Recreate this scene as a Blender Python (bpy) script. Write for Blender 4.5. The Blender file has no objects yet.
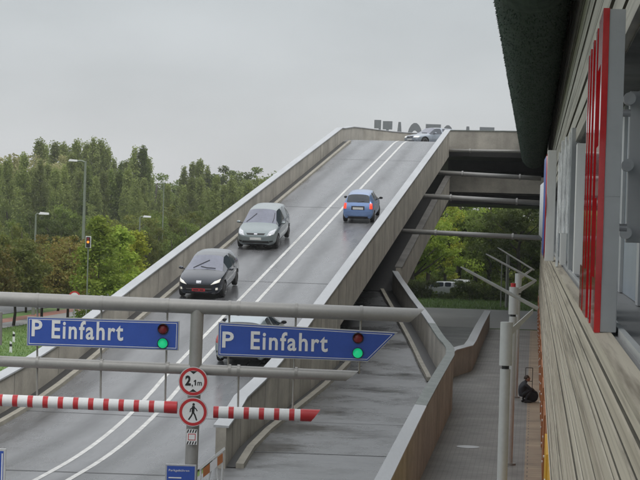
import bpy, bmesh, math, random
from mathutils import Vector, Matrix
from mathutils.bvhtree import BVHTree
R = math.radians; PI = math.pi
S = bpy.context.scene; C = S.collection
random.seed(7)
# ------------------------------------------------------------------ camera
EYE = 6.2; FPX = 1900.0
pitch = math.atan(16.4/FPX); roll = math.atan(0.03)
ROT = Matrix.Rotation(PI/2-pitch, 3, 'X') @ Matrix.Rotation(roll, 3, 'Z')
cd = bpy.data.cameras.new('camera'); cam = bpy.data.objects.new('camera', cd); C.objects.link(cam)
cd.sensor_width = 36; cd.lens = FPX/640*36; cd.clip_start = 0.5; cd.clip_end = 6000
cam.matrix_world = Matrix.Translation((0, 0, EYE)) @ ROT.to_4x4()
S.camera = cam
# ------------------------------------------------------------------ overcast sky and weak soft sun
W = bpy.data.worlds.new('World'); S.world = W; W.use_nodes = True
nt = W.node_tree; nt.nodes.clear()
N = nt.nodes.new; LK = nt.links.new
sky = N('ShaderNodeTexSky'); sky.sky_type = 'NISHITA'; sky.sun_disc = False
SUN_EL, SUN_ROT = R(52), R(-140)
sky.sun_elevation = SUN_EL; sky.sun_rotation = SUN_ROT
tc = N('ShaderNodeTexCoord'); sp = N('ShaderNodeSeparateXYZ'); LK(tc.outputs['Generated'], sp.inputs[0])
cr = N('ShaderNodeValToRGB'); LK(sp.outputs['Z'], cr.inputs[0])
cr.color_ramp.elements[0].position = 0.0; cr.color_ramp.elements[0].color = (0.455, 0.463, 0.48, 1)
cr.color_ramp.elements[1].position = 0.75; cr.color_ramp.elements[1].color = (0.98, 1.0, 1.03, 1)
e = cr.color_ramp.elements.new(0.2); e.color = (0.46, 0.485, 0.495, 1)
e = cr.color_ramp.elements.new(0.13); e.color = (0.425, 0.448, 0.458, 1)
nz = N('ShaderNodeTexNoise'); nz.inputs['Scale'].default_value = 7.0; nz.inputs['Detail'].default_value = 5; mpn = N('ShaderNodeMapping'); mpn.inputs['Scale'].default_value = (1, 1, 2.6); LK(tc.outputs['Generated'], mpn.inputs[0]); LK(mpn.outputs[0], nz.inputs['Vector'])
mr = N('ShaderNodeMapRange'); mr.inputs['From Min'].default_value = .3; mr.inputs['From Max'].default_value = .7; mr.inputs['To Min'].default_value = 9.1; mr.inputs['To Max'].default_value = 10.7; LK(nz.outputs[0], mr.inputs['Value'])
vm = N('ShaderNodeVectorMath'); vm.operation = 'SCALE'; LK(cr.outputs[0], vm.inputs[0]); LK(mr.outputs[0], vm.inputs['Scale'])
mx = N('ShaderNodeMix'); mx.data_type = 'RGBA'; mx.inputs['Factor'].default_value = 0.93
LK(sky.outputs[0], mx.inputs[6]); LK(vm.outputs[0], mx.inputs[7])
bg = N('ShaderNodeBackground'); bg.inputs['Strength'].default_value = 0.1; LK(mx.outputs[2], bg.inputs[0])
wo = N('ShaderNodeOutputWorld'); LK(bg.outputs[0], wo.inputs[0])
sl = bpy.data.lights.new('sun', 'SUN'); sl.energy = 1.1; sl.angle = R(25); sl.color = (1, .97, .93)
so = bpy.data.objects.new('sun', sl); C.objects.link(so); so.rotation_euler = (R(90)-SUN_EL, 0, R(-40)+PI*0)
so.rotation_euler = Vector((-0.4, 0.55, -1.0)).to_track_quat('-Z', 'Y').to_euler()
S.view_settings.view_transform = 'Standard'; S.view_settings.look = 'None'; S.view_settings.gamma = 1; S.view_settings.exposure = 0.42
S.cycles.max_bounces = 6; S.cycles.transparent_max_bounces = 8

# ------------------------------------------------------------------ helpers
def P(u, v, Y):
    r = ROT @ Vector(((u-320)/FPX, (240-v)/FPX, -1)); return Vector((0, 0, EYE)) + r*(Y/r.y)
def G(u, v, z=0.0):
    r = ROT @ Vector(((u-320)/FPX, (240-v)/FPX, -1)); return Vector((0, 0, EYE)) + r*((z-EYE)/r.z)
A = math.atan(258/1900.0)          # azimuth of the ramp
B = R(6.43)                        # azimuth of the shopping centre front
def loc(p, a): return Vector((p[0]*math.cos(a)-p[1]*math.sin(a), p[0]*math.sin(a)+p[1]*math.cos(a), p[2]))   # world -> (t, s, z)
def wor(t, s, z, a): return Vector((s*math.sin(a)+t*math.cos(a), s*math.cos(a)-t*math.sin(a), z))
SL = 0.1514
def zr(s):
    a, b, c, d = 45.0, 61.0, 131.0, 138.0
    if s < a: return 0.0
    if s < b: return SL*(s-a)**2/(2*(b-a))
    if s < c: return SL*(s-53)
    zc = SL*(c-53)
    if s < d: return zc + SL*(s-c) - SL*(s-c)**2/(2*(d-c))
    return zc + SL*(d-c)/2

class MB:
    def __init__(s): s.v = []; s.f = []; s.m = []
    def add(s, vs, fs, m=0):
        o = len(s.v); s.v += [tuple(v) for v in vs]; s.f += [tuple(i+o for i in f) for f in fs]; s.m += [m]*len(fs); return s
    def box(s, x0, x1, y0, y1, z0, z1, M=None, m=0):
        vs = [Vector((x, y, z)) for x in (x0, x1) for y in (y0, y1) for z in (z0, z1)]
        if M is not None: vs = [M @ v for v in vs]
        return s.add(vs, [(0,1,3,2),(4,6,7,5),(0,4,5,1),(2,3,7,6),(0,2,6,4),(1,5,7,3)], m)
    def tube(s, pts, r, n=10, cap=True, m=0):
        pts = [Vector(p) for p in pts]; k = len(pts); rs = r if isinstance(r, (list, tuple)) else [r]*k
        vs = []; fs = []
        for i, p in enumerate(pts):
            d = (pts[min(i+1, k-1)]-pts[max(i-1, 0)]).normalized()
            a = d.orthogonal().normalized() if i == 0 else (pa - d*pa.dot(d)).normalized()
            pa = a; b = d.cross(a)
            for j in range(n): vs.append(p + (a*math.cos(2*PI*j/n)+b*math.sin(2*PI*j/n))*rs[i])
        for i in range(k-1):
            for j in range(n): fs.append((i*n+j, i*n+(j+1) % n, (i+1)*n+(j+1) % n, (i+1)*n+j))
        if cap: fs += [tuple(range(n))[::-1], tuple(range((k-1)*n, k*n))]
        return s.add(vs, fs, m)
    def prism(s, pts, d, m=0):                      # polygon of 3-D points pushed by vector d
        n = len(pts); pts = [Vector(p) for p in pts]; d = Vector(d)
        return s.add(pts+[p+d for p in pts], [tuple(range(n))[::-1], tuple(range(n, 2*n))]+[(i, (i+1) % n, n+(i+1) % n, n+i) for i in range(n)], m)
    def sweep(s, secs, closed=True, caps=True, m=0):  # list of rings with equal counts
        n = len(secs[0]); vs = [v for r in secs for v in r]; fs = []
        for i in range(len(secs)-1):
            for j in range(n if closed else n-1): fs.append((i*n+j, i*n+(j+1) % n, (i+1)*n+(j+1) % n, (i+1)*n+j))
        if caps and closed: fs += [tuple(range(n))[::-1], tuple(range((len(secs)-1)*n, len(secs)*n))]
        return s.add(vs, fs, m)
    def build(s, name, mat, parent=None, smooth=False, bevel=0, rz=0, fix=True):
        me = bpy.data.meshes.new(name); me.from_pydata(s.v, [], s.f)
        for mm in (mat if isinstance(mat, (list, tuple)) else [mat]): me.materials.append(mm)
        me.polygons.foreach_set('material_index', s.m)
        if fix:
            bm = bmesh.new(); bm.from_mesh(me); bmesh.ops.recalc_face_normals(bm, faces=bm.faces); bm.to_mesh(me); bm.free()
        if smooth: me.polygons.foreach_set('use_smooth', [True]*len(me.polygons))
        me.update()
        o = bpy.data.objects.new(name, me); C.objects.link(o); o.parent = parent; o.rotation_euler.z = rz
        if bevel:
            b = o.modifiers.new('bevel', 'BEVEL'); b.width = bevel; b.segments = 2; b.limit_method = 'ANGLE'
        if smooth == 'auto': autosmooth(o)
        return o
def autosmooth(o, ang=35):
    me = o.data; bm = bmesh.new(); bm.from_mesh(me)
    for f in bm.faces: f.smooth = True
    for ed in bm.edges:
        if len(ed.link_faces) == 2 and ed.calc_face_angle(0) > R(ang): ed.smooth = False
    bm.to_mesh(me); bm.free()
def tag(o, label=None, cat=None, group=None, kind=None):
    if label: o['label'] = label
    if cat: o['category'] = cat
    if group: o['group'] = group
    if kind: o['kind'] = kind
    return o
def thing(name, label, cat, p=(0, 0, 0), rz=0, group=None):
    o = bpy.data.objects.new(name, None); C.objects.link(o); o.location = p; o.rotation_euler.z = rz; o.empty_display_size = .3
    return tag(o, label, cat, group)
def copy_tree(o, parent=None):
    c = o.copy(); C.objects.link(c); c.parent = parent
    for ch in list(o.children): copy_tree(ch, c)
    return c

# ------------------------------------------------------------------ materials
def mat(name, col, rough=.6, metal=0, var=.12, scale=3, stretch=(1, 1, 1), bump=0, spec=.5, emit=None, es=1, rvar=0, alpha=1, col2=None, sharp=(.35, .65), detail=6, coat=0, trans=0, island=0, extra=None):
    m = bpy.data.materials.new(name); m.use_nodes = True; t = m.node_tree; b = t.nodes['Principled BSDF']
    b.inputs['Roughness'].default_value = rough; b.inputs['Metallic'].default_value = metal
    b.inputs['Specular IOR Level'].default_value = spec; b.inputs['Coat Weight'].default_value = coat; b.inputs['Transmission Weight'].default_value = trans
    c = (*col, 1)
    co = t.nodes.new('ShaderNodeTexCoord'); mp = t.nodes.new('ShaderNodeMapping'); mp.inputs['Scale'].default_value = stretch
    t.links.new(co.outputs['Object'], mp.inputs[0])
    nn = t.nodes.new('ShaderNodeTexNoise'); nn.inputs['Scale'].default_value = scale; nn.inputs['Detail'].default_value = detail; nn.inputs['Roughness'].default_value = .62
    t.links.new(mp.outputs[0], nn.inputs['Vector'])
    if var or col2:
        rp = t.nodes.new('ShaderNodeValToRGB'); rp.color_ramp.elements[0].position = sharp[0]; rp.color_ramp.elements[1].position = sharp[1]
        a2 = col2 if col2 else tuple(x*(1+var) for x in col)
        a1 = col if col2 else tuple(x*(1-var) for x in col)
        rp.color_ramp.elements[0].color = (*a1, 1); rp.color_ramp.elements[1].color = (*a2, 1)
        t.links.new(nn.outputs[0], rp.inputs[0]); last = rp.outputs[0]
        n2 = t.nodes.new('ShaderNodeTexNoise'); n2.inputs['Scale'].default_value = scale*9; n2.inputs['Detail'].default_value = 3; t.links.new(mp.outputs[0], n2.inputs['Vector'])
        m2 = t.nodes.new('ShaderNodeMapRange'); m2.inputs['To Min'].default_value = 1-max(var, .08); m2.inputs['To Max'].default_value = 1+max(var, .08); t.links.new(n2.outputs[0], m2.inputs['Value'])
        sc = t.nodes.new('ShaderNodeVectorMath'); sc.operation = 'SCALE'; t.links.new(last, sc.inputs[0]); t.links.new(m2.outputs[0], sc.inputs['Scale']); last = sc.outputs[0]
        if extra: last = extra(t, last, co)
        t.links.new(last, b.inputs['Base Color'])
    else: b.inputs['Base Color'].default_value = c
    if rvar:
        m3 = t.nodes.new('ShaderNodeMapRange'); m3.inputs['From Min'].default_value = .3; m3.inputs['From Max'].default_value = .7
        m3.inputs['To Min'].default_value = max(.03, rough-rvar); m3.inputs['To Max'].default_value = min(1, rough+rvar)
        t.links.new(nn.outputs[0], m3.inputs['Value']); t.links.new(m3.outputs[0], b.inputs['Roughness'])
    if bump:
        bn = t.nodes.new('ShaderNodeTexNoise'); bn.inputs['Scale'].default_value = scale*12; bn.inputs['Detail'].default_value = 4; t.links.new(mp.outputs[0], bn.inputs['Vector'])
        bp = t.nodes.new('ShaderNodeBump'); bp.inputs['Strength'].default_value = bump; bp.inputs['Distance'].default_value = .02
        t.links.new(bn.outputs[0], bp.inputs['Height']); t.links.new(bp.outputs[0], b.inputs['Normal'])
    if emit: b.inputs['Emission Color'].default_value = (*emit, 1); b.inputs['Emission Strength'].default_value = es
    return m
def streaks(freq, depth, axis='Y', ampl=.25, col=(.5, .5, .5)):
    """dark vertical weather streaks: noise stretched in z"""
    def f(t, last, co):
        mp = t.nodes.new('ShaderNodeMapping'); mp.inputs['Scale'].default_value = (freq, freq, freq*.06)
        t.links.new(co.outputs['Object'], mp.inputs[0])
        n = t.nodes.new('ShaderNodeTexNoise'); n.inputs['Scale'].default_value = 1; n.inputs['Detail'].default_value = 3; t.links.new(mp.outputs[0], n.inputs['Vector'])
        r = t.nodes.new('ShaderNodeMapRange'); r.inputs['From Min'].default_value = .42; r.inputs['From Max'].default_value = .72; r.inputs['To Min'].default_value = 1; r.inputs['To Max'].default_value = 1-depth
        t.links.new(n.outputs[0], r.inputs['Value'])
        s = t.nodes.new('ShaderNodeVectorMath'); s.operation = 'SCALE'; t.links.new(last, s.inputs[0]); t.links.new(r.outputs[0], s.inputs['Scale'])
        return s.outputs[0]
    return f
def tracks(centers, width, depth):
    """darker wheel tracks of damp asphalt along local y, at given local x"""
    def f(t, last, co):
        sp = t.nodes.new('ShaderNodeSeparateXYZ'); t.links.new(co.outputs['Object'], sp.inputs[0])
        mp = t.nodes.new('ShaderNodeMapping'); mp.inputs['Scale'].default_value = (.9, .1, .1); t.links.new(co.outputs['Object'], mp.inputs[0])
        n = t.nodes.new('ShaderNodeTexNoise'); n.inputs['Scale'].default_value = 1; n.inputs['Detail'].default_value = 5; t.links.new(mp.outputs[0], n.inputs['Vector'])
        ad = t.nodes.new('ShaderNodeMath'); ad.operation = 'MULTIPLY_ADD'; ad.inputs[1].default_value = .9; t.links.new(n.outputs[0], ad.inputs[0]); t.links.new(sp.outputs['X'], ad.inputs[2])
        acc = None
        for c in centers:
            d = t.nodes.new('ShaderNodeMath'); d.operation = 'SUBTRACT'; d.inputs[1].default_value = c+.45; t.links.new(ad.outputs[0], d.inputs[0])
            a = t.nodes.new('ShaderNodeMath'); a.operation = 'ABSOLUTE'; t.links.new(d.outputs[0], a.inputs[0])
            r = t.nodes.new('ShaderNodeMapRange'); r.interpolation_type = 'SMOOTHSTEP'; r.inputs['From Max'].default_value = width; r.inputs['To Min'].default_value = 1-depth; r.inputs['To Max'].default_value = 1; t.links.new(a.outputs[0], r.inputs['Value'])
            if acc is None: acc = r.outputs[0]
            else:
                q = t.nodes.new('ShaderNodeMath'); q.operation = 'MULTIPLY'; t.links.new(acc, q.inputs[0]); t.links.new(r.outputs[0], q.inputs[1]); acc = q.outputs[0]
        s = t.nodes.new('ShaderNodeVectorMath'); s.operation = 'SCALE'; t.links.new(last, s.inputs[0]); t.links.new(acc, s.inputs['Scale'])
        return s.outputs[0]
    return f
def leafmat(name, cols, sat=.3):
    m = bpy.data.materials.new(name); m.use_nodes = True; t = m.node_tree; b = t.nodes['Principled BSDF']
    g = t.nodes.new('ShaderNodeNewGeometry'); oi = t.nodes.new('ShaderNodeObjectInfo')
    r = t.nodes.new('ShaderNodeValToRGB'); els = r.color_ramp.elements
    while len(els) < len(cols): els.new(.5)
    for i, c in enumerate(cols): els[i].position = i/(len(cols)-1); els[i].color = (*c, 1)
    co = t.nodes.new('ShaderNodeTexCoord'); n = t.nodes.new('ShaderNodeTexNoise'); n.inputs['Scale'].default_value = .8; n.inputs['Detail'].default_value = 2
    va = t.nodes.new('ShaderNodeVectorMath'); va.operation = 'ADD'; ms = t.nodes.new('ShaderNodeMath'); ms.operation = 'MULTIPLY'; ms.inputs[1].default_value = 50
    t.links.new(oi.outputs['Random'], ms.inputs[0]); t.links.new(ms.outputs[0], va.inputs[1]); t.links.new(co.outputs['Object'], va.inputs[0]); t.links.new(va.outputs[0], n.inputs['Vector'])
    mr = t.nodes.new('ShaderNodeMapRange'); mr.inputs['From Min'].default_value = .3; mr.inputs['From Max'].default_value = .7; t.links.new(n.outputs[0], mr.inputs['Value'])
    a = t.nodes.new('ShaderNodeMix'); a.inputs['Factor'].default_value = .5; t.links.new(g.outputs['Random Per Island'], a.inputs[2]); t.links.new(mr.outputs[0], a.inputs[3])
    t.links.new(a.outputs[0], r.inputs[0])
    hs = t.nodes.new('ShaderNodeHueSaturation'); mv = t.nodes.new('ShaderNodeMapRange'); mv.inputs['To Min'].default_value = .75; mv.inputs['To Max'].default_value = 1.3
    t.links.new(oi.outputs['Random'], mv.inputs['Value']); t.links.new(mv.outputs[0], hs.inputs['Value']); t.links.new(r.outputs[0], hs.inputs['Color'])
    t.links.new(hs.outputs[0], b.inputs['Base Color']); b.inputs['Roughness'].default_value = .6; b.inputs['Specular IOR Level'].default_value = .25
    tr = t.nodes.new('ShaderNodeBsdfTranslucent'); t.links.new(hs.outputs[0], tr.inputs[0]); ms2 = t.nodes.new('ShaderNodeMixShader'); ms2.inputs[0].default_value = .42
    t.links.new(b.outputs[0], ms2.inputs[1]); t.links.new(tr.outputs[0], ms2.inputs[2]); t.links.new(ms2.outputs[0], t.nodes['Material Output'].inputs[0])
    return m
M = {}
M['ramp_road'] = mat('damp ramp asphalt', (.165, .168, .175), .30, var=.2, scale=.7, stretch=(1, .18, 1), bump=.05, rvar=.14, extra=tracks((-15.2, -13.7, -11.6, -10.0), .6, .42), spec=.6)
M['lane_road'] = mat('wet lane concrete', (.125, .128, .132), .28, var=.32, scale=.7, stretch=(.5, .5, 1), bump=.1, rvar=.2, extra=tracks((-7.6, -6.0), .6, .25), spec=.6)
M['asphalt'] = mat('damp asphalt', (.10, .102, .107), .42, var=.15, scale=.5, bump=.2, rvar=.15, spec=.55)
M['conc_road'] = mat('pale damp concrete road', (.24, .24, .235), .5, var=.12, scale=.4, rvar=.1)
M['conc'] = mat('ramp concrete', (.40, .375, .325), .8, var=.14, scale=1.2, bump=.2, extra=streaks(.7, .30))
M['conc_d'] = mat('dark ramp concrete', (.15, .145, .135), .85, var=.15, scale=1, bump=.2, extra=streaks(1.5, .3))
M['conc_brown'] = mat('brownish wall concrete', (.46, .44, .395), .8, var=.16, scale=1.0, bump=.2, extra=streaks(.8, .26))
M['soffit'] = mat('shade black soffit', (.035, .035, .035), .9)  # near-black stands in for the shade under ramp and decks
M['cap'] = mat('zinc parapet cap', (.42, .435, .45), .38, metal=.0, var=.1, scale=1.5, stretch=(1, .2, 1), rvar=.1)
M['cap_old'] = mat('mossy parapet cap', (.15, .175, .16), .6, var=.3, scale=2.5, rvar=.1, col2=(.27, .29, .28))
M['kerb'] = mat('kerb stone', (.33, .31, .26), .75, var=.15, scale=2)
M['gutter'] = mat('wet gutter', (.035, .035, .035), .5)
M['line'] = mat('worn road paint', (.56, .56, .54), .5, var=.15, scale=3)
M['joint'] = mat('joint bitumen', (.03, .03, .03), .4)
M['steel'] = mat('grey painted steel', (.31, .305, .29), .42, metal=.25, var=.06, scale=2, rvar=.06)
M['steel_l'] = mat('light grey painted steel', (.52, .53, .52), .4, metal=.2, var=.06, scale=2)
M['blue'] = mat('sign blue', (.028, .08, .37), .38, var=.05)
M['white'] = mat('white paint', (.72, .73, .73), .45, var=.05, scale=2)
M['red'] = mat('red paint', (.48, .025, .03), .4, var=.08, scale=2)
M['black'] = mat('black', (.012, .012, .012), .5, var=0)
M['galv'] = mat('galvanised frame', (.45, .46, .47), .4, metal=.5, var=.05)
M['orange'] = mat('orange panel paint', (.42, .15, .05), .45, var=.1, scale=1.5)
M['yellow'] = mat('yellow panel paint', (.75, .42, .03), .45, var=.08, scale=1.5)
M['green_on'] = mat('green signal lamp', (.02, .5, .2), .3, var=0, emit=(.01, .8, .33), es=.30)
M['red_off'] = mat('unlit red signal lens', (.22, .02, .025), .25, var=0)
M['amber_on'] = mat('amber signal lamp', (.5, .2, .02), .3, var=0, emit=(1, .28, .03), es=.8)
M['tile'] = None
M['alu'] = mat('brushed metal letter side', (.40, .41, .415), .42, metal=.15, var=.06, scale=1)
M['alu_l'] = mat('pale metal letter side', (.74, .73, .70), .4, metal=.05, var=.1, scale=1, stretch=(1, 1, .2))
M['redglass'] = mat('red acrylic', (.55, .008, .012), .12, var=.12, scale=3, coat=.6)
M['acryl'] = mat('clear ribbed acrylic', (.80, .81, .80), .12, var=.3, scale=6, stretch=(3, 3, .5), coat=.5)
M['glass'] = mat('facade glass', (.30, .35, .40), .25, var=.1, scale=.5, stretch=(1, 1, .3))
M['carglass'] = mat('car glass', (.035, .045, .06), .06, var=0, spec=.8, coat=.3)
M['windscreen'] = mat('windscreen glass', (.13, .14, .19), .08, var=.15, scale=1.2, spec=.9, coat=.5)
M['tyre'] = mat('tyre rubber', (.02, .02, .02), .7, var=.1)
M['rim'] = mat('alloy rim', (.35, .36, .37), .35, metal=.7, var=0)
M['trim'] = mat('black plastic trim', (.02, .02, .022), .5, var=.1)
M['lamp_clear'] = mat('headlamp lens', (.55, .57, .6), .1, var=.2, scale=12, coat=1)
M['lamp_lit'] = mat('dipped headlamp', (.7, .7, .66), .12, var=0, coat=1, emit=(1, .93, .75), es=.25)
M['tail'] = mat('tail lamp red', (.35, .012, .012), .15, var=.15, scale=10, coat=1)
M['tail_lit'] = mat('lit brake lamp', (.5, .02, .01), .2, var=0, emit=(1, .06, .02), es=.9)
M['chrome'] = mat('chrome', (.6, .6, .62), .15, metal=1, var=0)
M['plate'] = mat('number plate white', (.6, .6, .58), .5, var=.05)
M['plate_red'] = mat('number plate red', (.42, .03, .04), .45, var=.05)
M['bark'] = mat('bark', (.05, .042, .033), .9, var=.25, scale=4, stretch=(1, 1, .3), bump=.4)
M['cloth'] = mat('dark jacket cloth', (.03, .031, .038), .9, var=.2, scale=9)
M['trouser'] = mat('dark trousers', (.03, .03, .038), .9, var=.2, scale=9)
M['skin'] = mat('skin', (.36, .20, .14), .55, var=.08, scale=20)
M['hair'] = mat('brown hair', (.04, .025, .016), .7, var=.2, scale=30)
def paint(name, col, metal=.4, rough=.3): return mat(name, col, rough, metal=metal, var=.04, scale=2, coat=.8)

# pavement: small grey setts
def brickmat(name, c1, c2, mc, scale, rough=.6, w=.5, h=.25):
    m = bpy.data.materials.new(name); m.use_nodes = True; t = m.node_tree; b = t.nodes['Principled BSDF']; b.inputs['Roughness'].default_value = rough
    co = t.nodes.new('ShaderNodeTexCoord'); br = t.nodes.new('ShaderNodeTexBrick'); br.inputs['Scale'].default_value = scale
    br.inputs['Brick Width'].default_value = w; br.inputs['Row Height'].default_value = h; br.inputs['Mortar Size'].default_value = .016
    br.inputs['Color1'].default_value = (*c1, 1); br.inputs['Color2'].default_value = (*c2, 1); br.inputs['Mortar'].default_value = (*mc, 1)
    t.links.new(co.outputs['Object'], br.inputs[0])
    n = t.nodes.new('ShaderNodeTexNoise'); n.inputs['Scale'].default_value = .7; n.inputs['Detail'].default_value = 6; t.links.new(co.outputs['Object'], n.inputs['Vector'])
    r = t.nodes.new('ShaderNodeMapRange'); r.inputs['From Min'].default_value = .3; r.inputs['From Max'].default_value = .7; r.inputs['To Min'].default_value = .72; r.inputs['To Max'].default_value = 1.25; t.links.new(n.outputs[0], r.inputs['Value'])
    s = t.nodes.new('ShaderNodeVectorMath'); s.operation = 'SCALE'; t.links.new(br.outputs[0], s.inputs[0]); t.links.new(r.outputs[0], s.inputs['Scale']); t.links.new(s.outputs[0], b.inputs['Base Color'])
    return m
M['setts'] = brickmat('grey paving setts', (.19, .187, .175), (.225, .22, .205), (.10, .10, .095), 2.0)
M['brown_pave'] = brickmat('brown paving blocks', (.29, .22, .15), (.34, .27, .18), (.13, .10, .08), 1.1, w=.9, h=.45)
M['redpath'] = mat('red cycle path', (.27, .12, .085), .6, var=.1, scale=1)
M['grass'] = mat('grass', (.07, .14, .03), .9, var=.2, scale=.35, col2=(.12, .19, .045), bump=.5)
M['grass_blade'] = mat('grass blades', (.11, .21, .04), .8, var=.25, scale=1, col2=(.18, .27, .07))
M['lou'] = None
def louvre_mat(name, c1, c2, dk):
    m = bpy.data.materials.new(name); m.use_nodes = True; t = m.node_tree; b = t.nodes['Principled BSDF']; b.inputs['Roughness'].default_value = .6
    co = t.nodes.new('ShaderNodeTexCoord')
    def noise(sc, stretch, lo, hi, det=5):
        mp = t.nodes.new('ShaderNodeMapping'); mp.inputs['Scale'].default_value = stretch; t.links.new(co.outputs['Object'], mp.inputs[0])
        n = t.nodes.new('ShaderNodeTexNoise'); n.inputs['Scale'].default_value = sc; n.inputs['Detail'].default_value = det; n.inputs['Roughness'].default_value = .65; t.links.new(mp.outputs[0], n.inputs['Vector'])
        r = t.nodes.new('ShaderNodeMapRange'); r.inputs['From Min'].default_value = lo; r.inputs['From Max'].default_value = hi; t.links.new(n.outputs[0], r.inputs['Value']); return r.outputs[0]
    def mixc(f, a, c):
        x = t.nodes.new('ShaderNodeMix'); x.data_type = 'RGBA'; t.links.new(f, x.inputs['Factor'])
        if isinstance(a, tuple): x.inputs[6].default_value = (*a, 1)
        else: t.links.new(a, x.inputs[6])
        x.inputs[7].default_value = (*c, 1); return x.outputs[2]
    o = mixc(noise(1, (2.2, .025, 2.6), .38, .62), c1, c2)
    f = noise(1, (5, .12, 8), .52, .66)
    o = mixc(f, o, dk)
    o = mixc(noise(1, (6, .03, 14), .56, .82), o, tuple(x*.8 for x in dk))
    t.links.new(o, b.inputs['Base Color'])
    return m
M['lou'] = louvre_mat('weathered louvre sheet', (.43, .37, .275), (.62, .56, .44), (.25, .21, .15))
M['lou_up'] = louvre_mat('weathered upper louvre sheet', (.38, .35, .28), (.52, .50, .43), (.22, .205, .16))
M['astro'] = mat('dark green cladding mat', (.016, .036, .024), .95, var=.45, scale=2.2, bump=1.0, col2=(.036, .065, .042))

M['slot'] = mat('slot painted shade', (.10, .09, .065), .85, var=.3, scale=1.5, stretch=(1, .3, 1), col2=(.17, .155, .115))  # shadow gaps between boards painted into the slot faces
# ------------------------------------------------------------------ ground
def sheet(name, pts, z, m, a=0, kind='structure', n=1, **k):
    mb = MB(); mb.add([(x, y, z) for x, y in pts], [tuple(range(len(pts)))]); o = mb.build(name, m, rz=-a); tag(o, kind=kind, **k); return o
sheet('ground', [(-600, -150), (600, -150), (600, 760), (-600, 760)], -.03, M['grass'])
sheet('forecourt', [(-30, -30), (5, -30), (-2.9, 45), (-18, 45)], -.012, M['asphalt'], A)
sheet('access_road', [(-20, 74), (-2.6, 74), (-2.6, 119), (-20, 119)], -.008, M['asphalt'], B)
sheet('cross_road', [(-10, 119), (60, 119), (60, 146), (-10, 146)], -.004, M['conc_road'], B)
pv = sheet('pavement', [(-2.62, -20), (-.07, -20), (-.07, 118), (-3.4, 118), (-3.9, 76), (-2.62, 60)], 0.0, M['setts'], B)
sheet('paving_strip', [(-.07, -20), (.46, -20), (.46, 118), (-.07, 118)], .004, M['brown_pave'], B)
sheet('footpath', [(-32.4, -40), (-30.9, -40), (-30.9, 400), (-32.4, 400)], -.01, M['conc_road'], A)
sheet('cycle_path', [(-33.7, -40), (-32.4, -40), (-32.4, 400), (-33.7, 400)], -.014, M['redpath'], A)
sheet('street', [(-44, -40), (-35.2, -40), (-35.2, 400), (-44, 400)], -.006, M['asphalt'], A)
# grass blades on the two lawns one can see
def blades(name, fn, n, h, z=-.03):
    mb = MB()
    for i in range(n):
        x, y = fn(); a = random.uniform(0, PI); w = .02; hh = h*random.uniform(.5, 1.3); lx, ly = random.uniform(-.05, .05), random.uniform(-.05, .05)
        mb.add([(x-math.cos(a)*w, y-math.sin(a)*w, z), (x+math.cos(a)*w, y+math.sin(a)*w, z), (x+lx, y+ly, z+hh)], [(0, 1, 2)])
    return tag(mb.build(name, M['grass_blade'], fix=False), 'short green grass on the verge', None, kind='stuff')
def lawn_left():
    s = random.uniform(70, 135); t = random.uniform(-30.8, -20); p = wor(t, s, 0, A); return p.x, p.y
def lawn_right():
    q = random.uniform(147, 165); p_ = random.uniform(-14, 8); p = wor(p_, q, 0, B); return p.x, p.y
g1 = blades('grass', lawn_left, 26000, .10); del g1['label']
g2 = blades('grass', lawn_right, 14000, .16); del g2['label']

# ------------------------------------------------------------------ main ramp
ramp = thing('car_ramp', 'long concrete two lane ramp climbing from the barrier to the upper parking deck', 'ramp', (0, 0, 0), -A)
TL, TR = -16.62, -9.15          # inner-left / right parapet lines
ss = [44+i*1.5 for i in range(63)]     # 44 .. 137
ss = [18, 30, 40] + ss + [139, 142, 148, 158]
def strip(name, t0, t1, dz, m, s_list, parent=ramp, thick=0, f=zr, sm=True):
    mb = MB()
    if thick: mb.sweep([[(t0, s, f(s)+dz), (t1, s, f(s)+dz), (t1, s, f(s)+dz-thick), (t0, s, f(s)+dz-thick)] for s in s_list])
    else:
        n = 8; mb.sweep([[(t0+(t1-t0)*j/n, s, f(s)+dz) for j in range(n+1)] for s in s_list], closed=False, caps=False)
    return mb.build(name, m, parent)
deck_s = [s for s in ss if s >= 44]
strip('road_surface', TL, TR, .008, M['ramp_road'], ss)
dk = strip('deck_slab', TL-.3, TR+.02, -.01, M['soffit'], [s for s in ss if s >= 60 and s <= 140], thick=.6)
# road paint: the two lines drift a little as on the photograph
def line(tf, w=.13, s0=18, s1=137):
    mb = MB(); sl_ = [s0+i*1.0 for i in range(int(s1-s0)+1)]
    mb.sweep([[(tf(s)-w/2, s, zr(s)+.014), (tf(s)+w/2, s, zr(s)+.014)] for s in sl_], closed=False, caps=False)
    return mb.build('lane_marking', M['line'], ramp)
def l1(s): return -12.35 - .75*min(1, max(0, (s-42)/18)) + (0.18*max(0, (s-105)/28))
def l2(s): return -11.62 - .74*min(1, max(0, (s-42)/18)) + (0.08*max(0, (s-105)/28))
line(l1, .14); line(l2, .14)
for s in (54.3, 77.5, 99.5, 121.5):
    mb = MB(); mb.sweep([[(TL+.6, s+k, zr(s+k)+.012), (TR, s+k, zr(s+k)+.012)] for k in (0, .07)], closed=False, caps=False); mb.build('expansion_joint', M['joint'], ramp)
mb = MB(); mb.sweep([[(-18, s, .013), (-9.5, s+.9, .013)] for s in (44.0, 44.14)], closed=False, caps=False); mb.build('expansion_joint', M['joint'], ramp)
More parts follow.
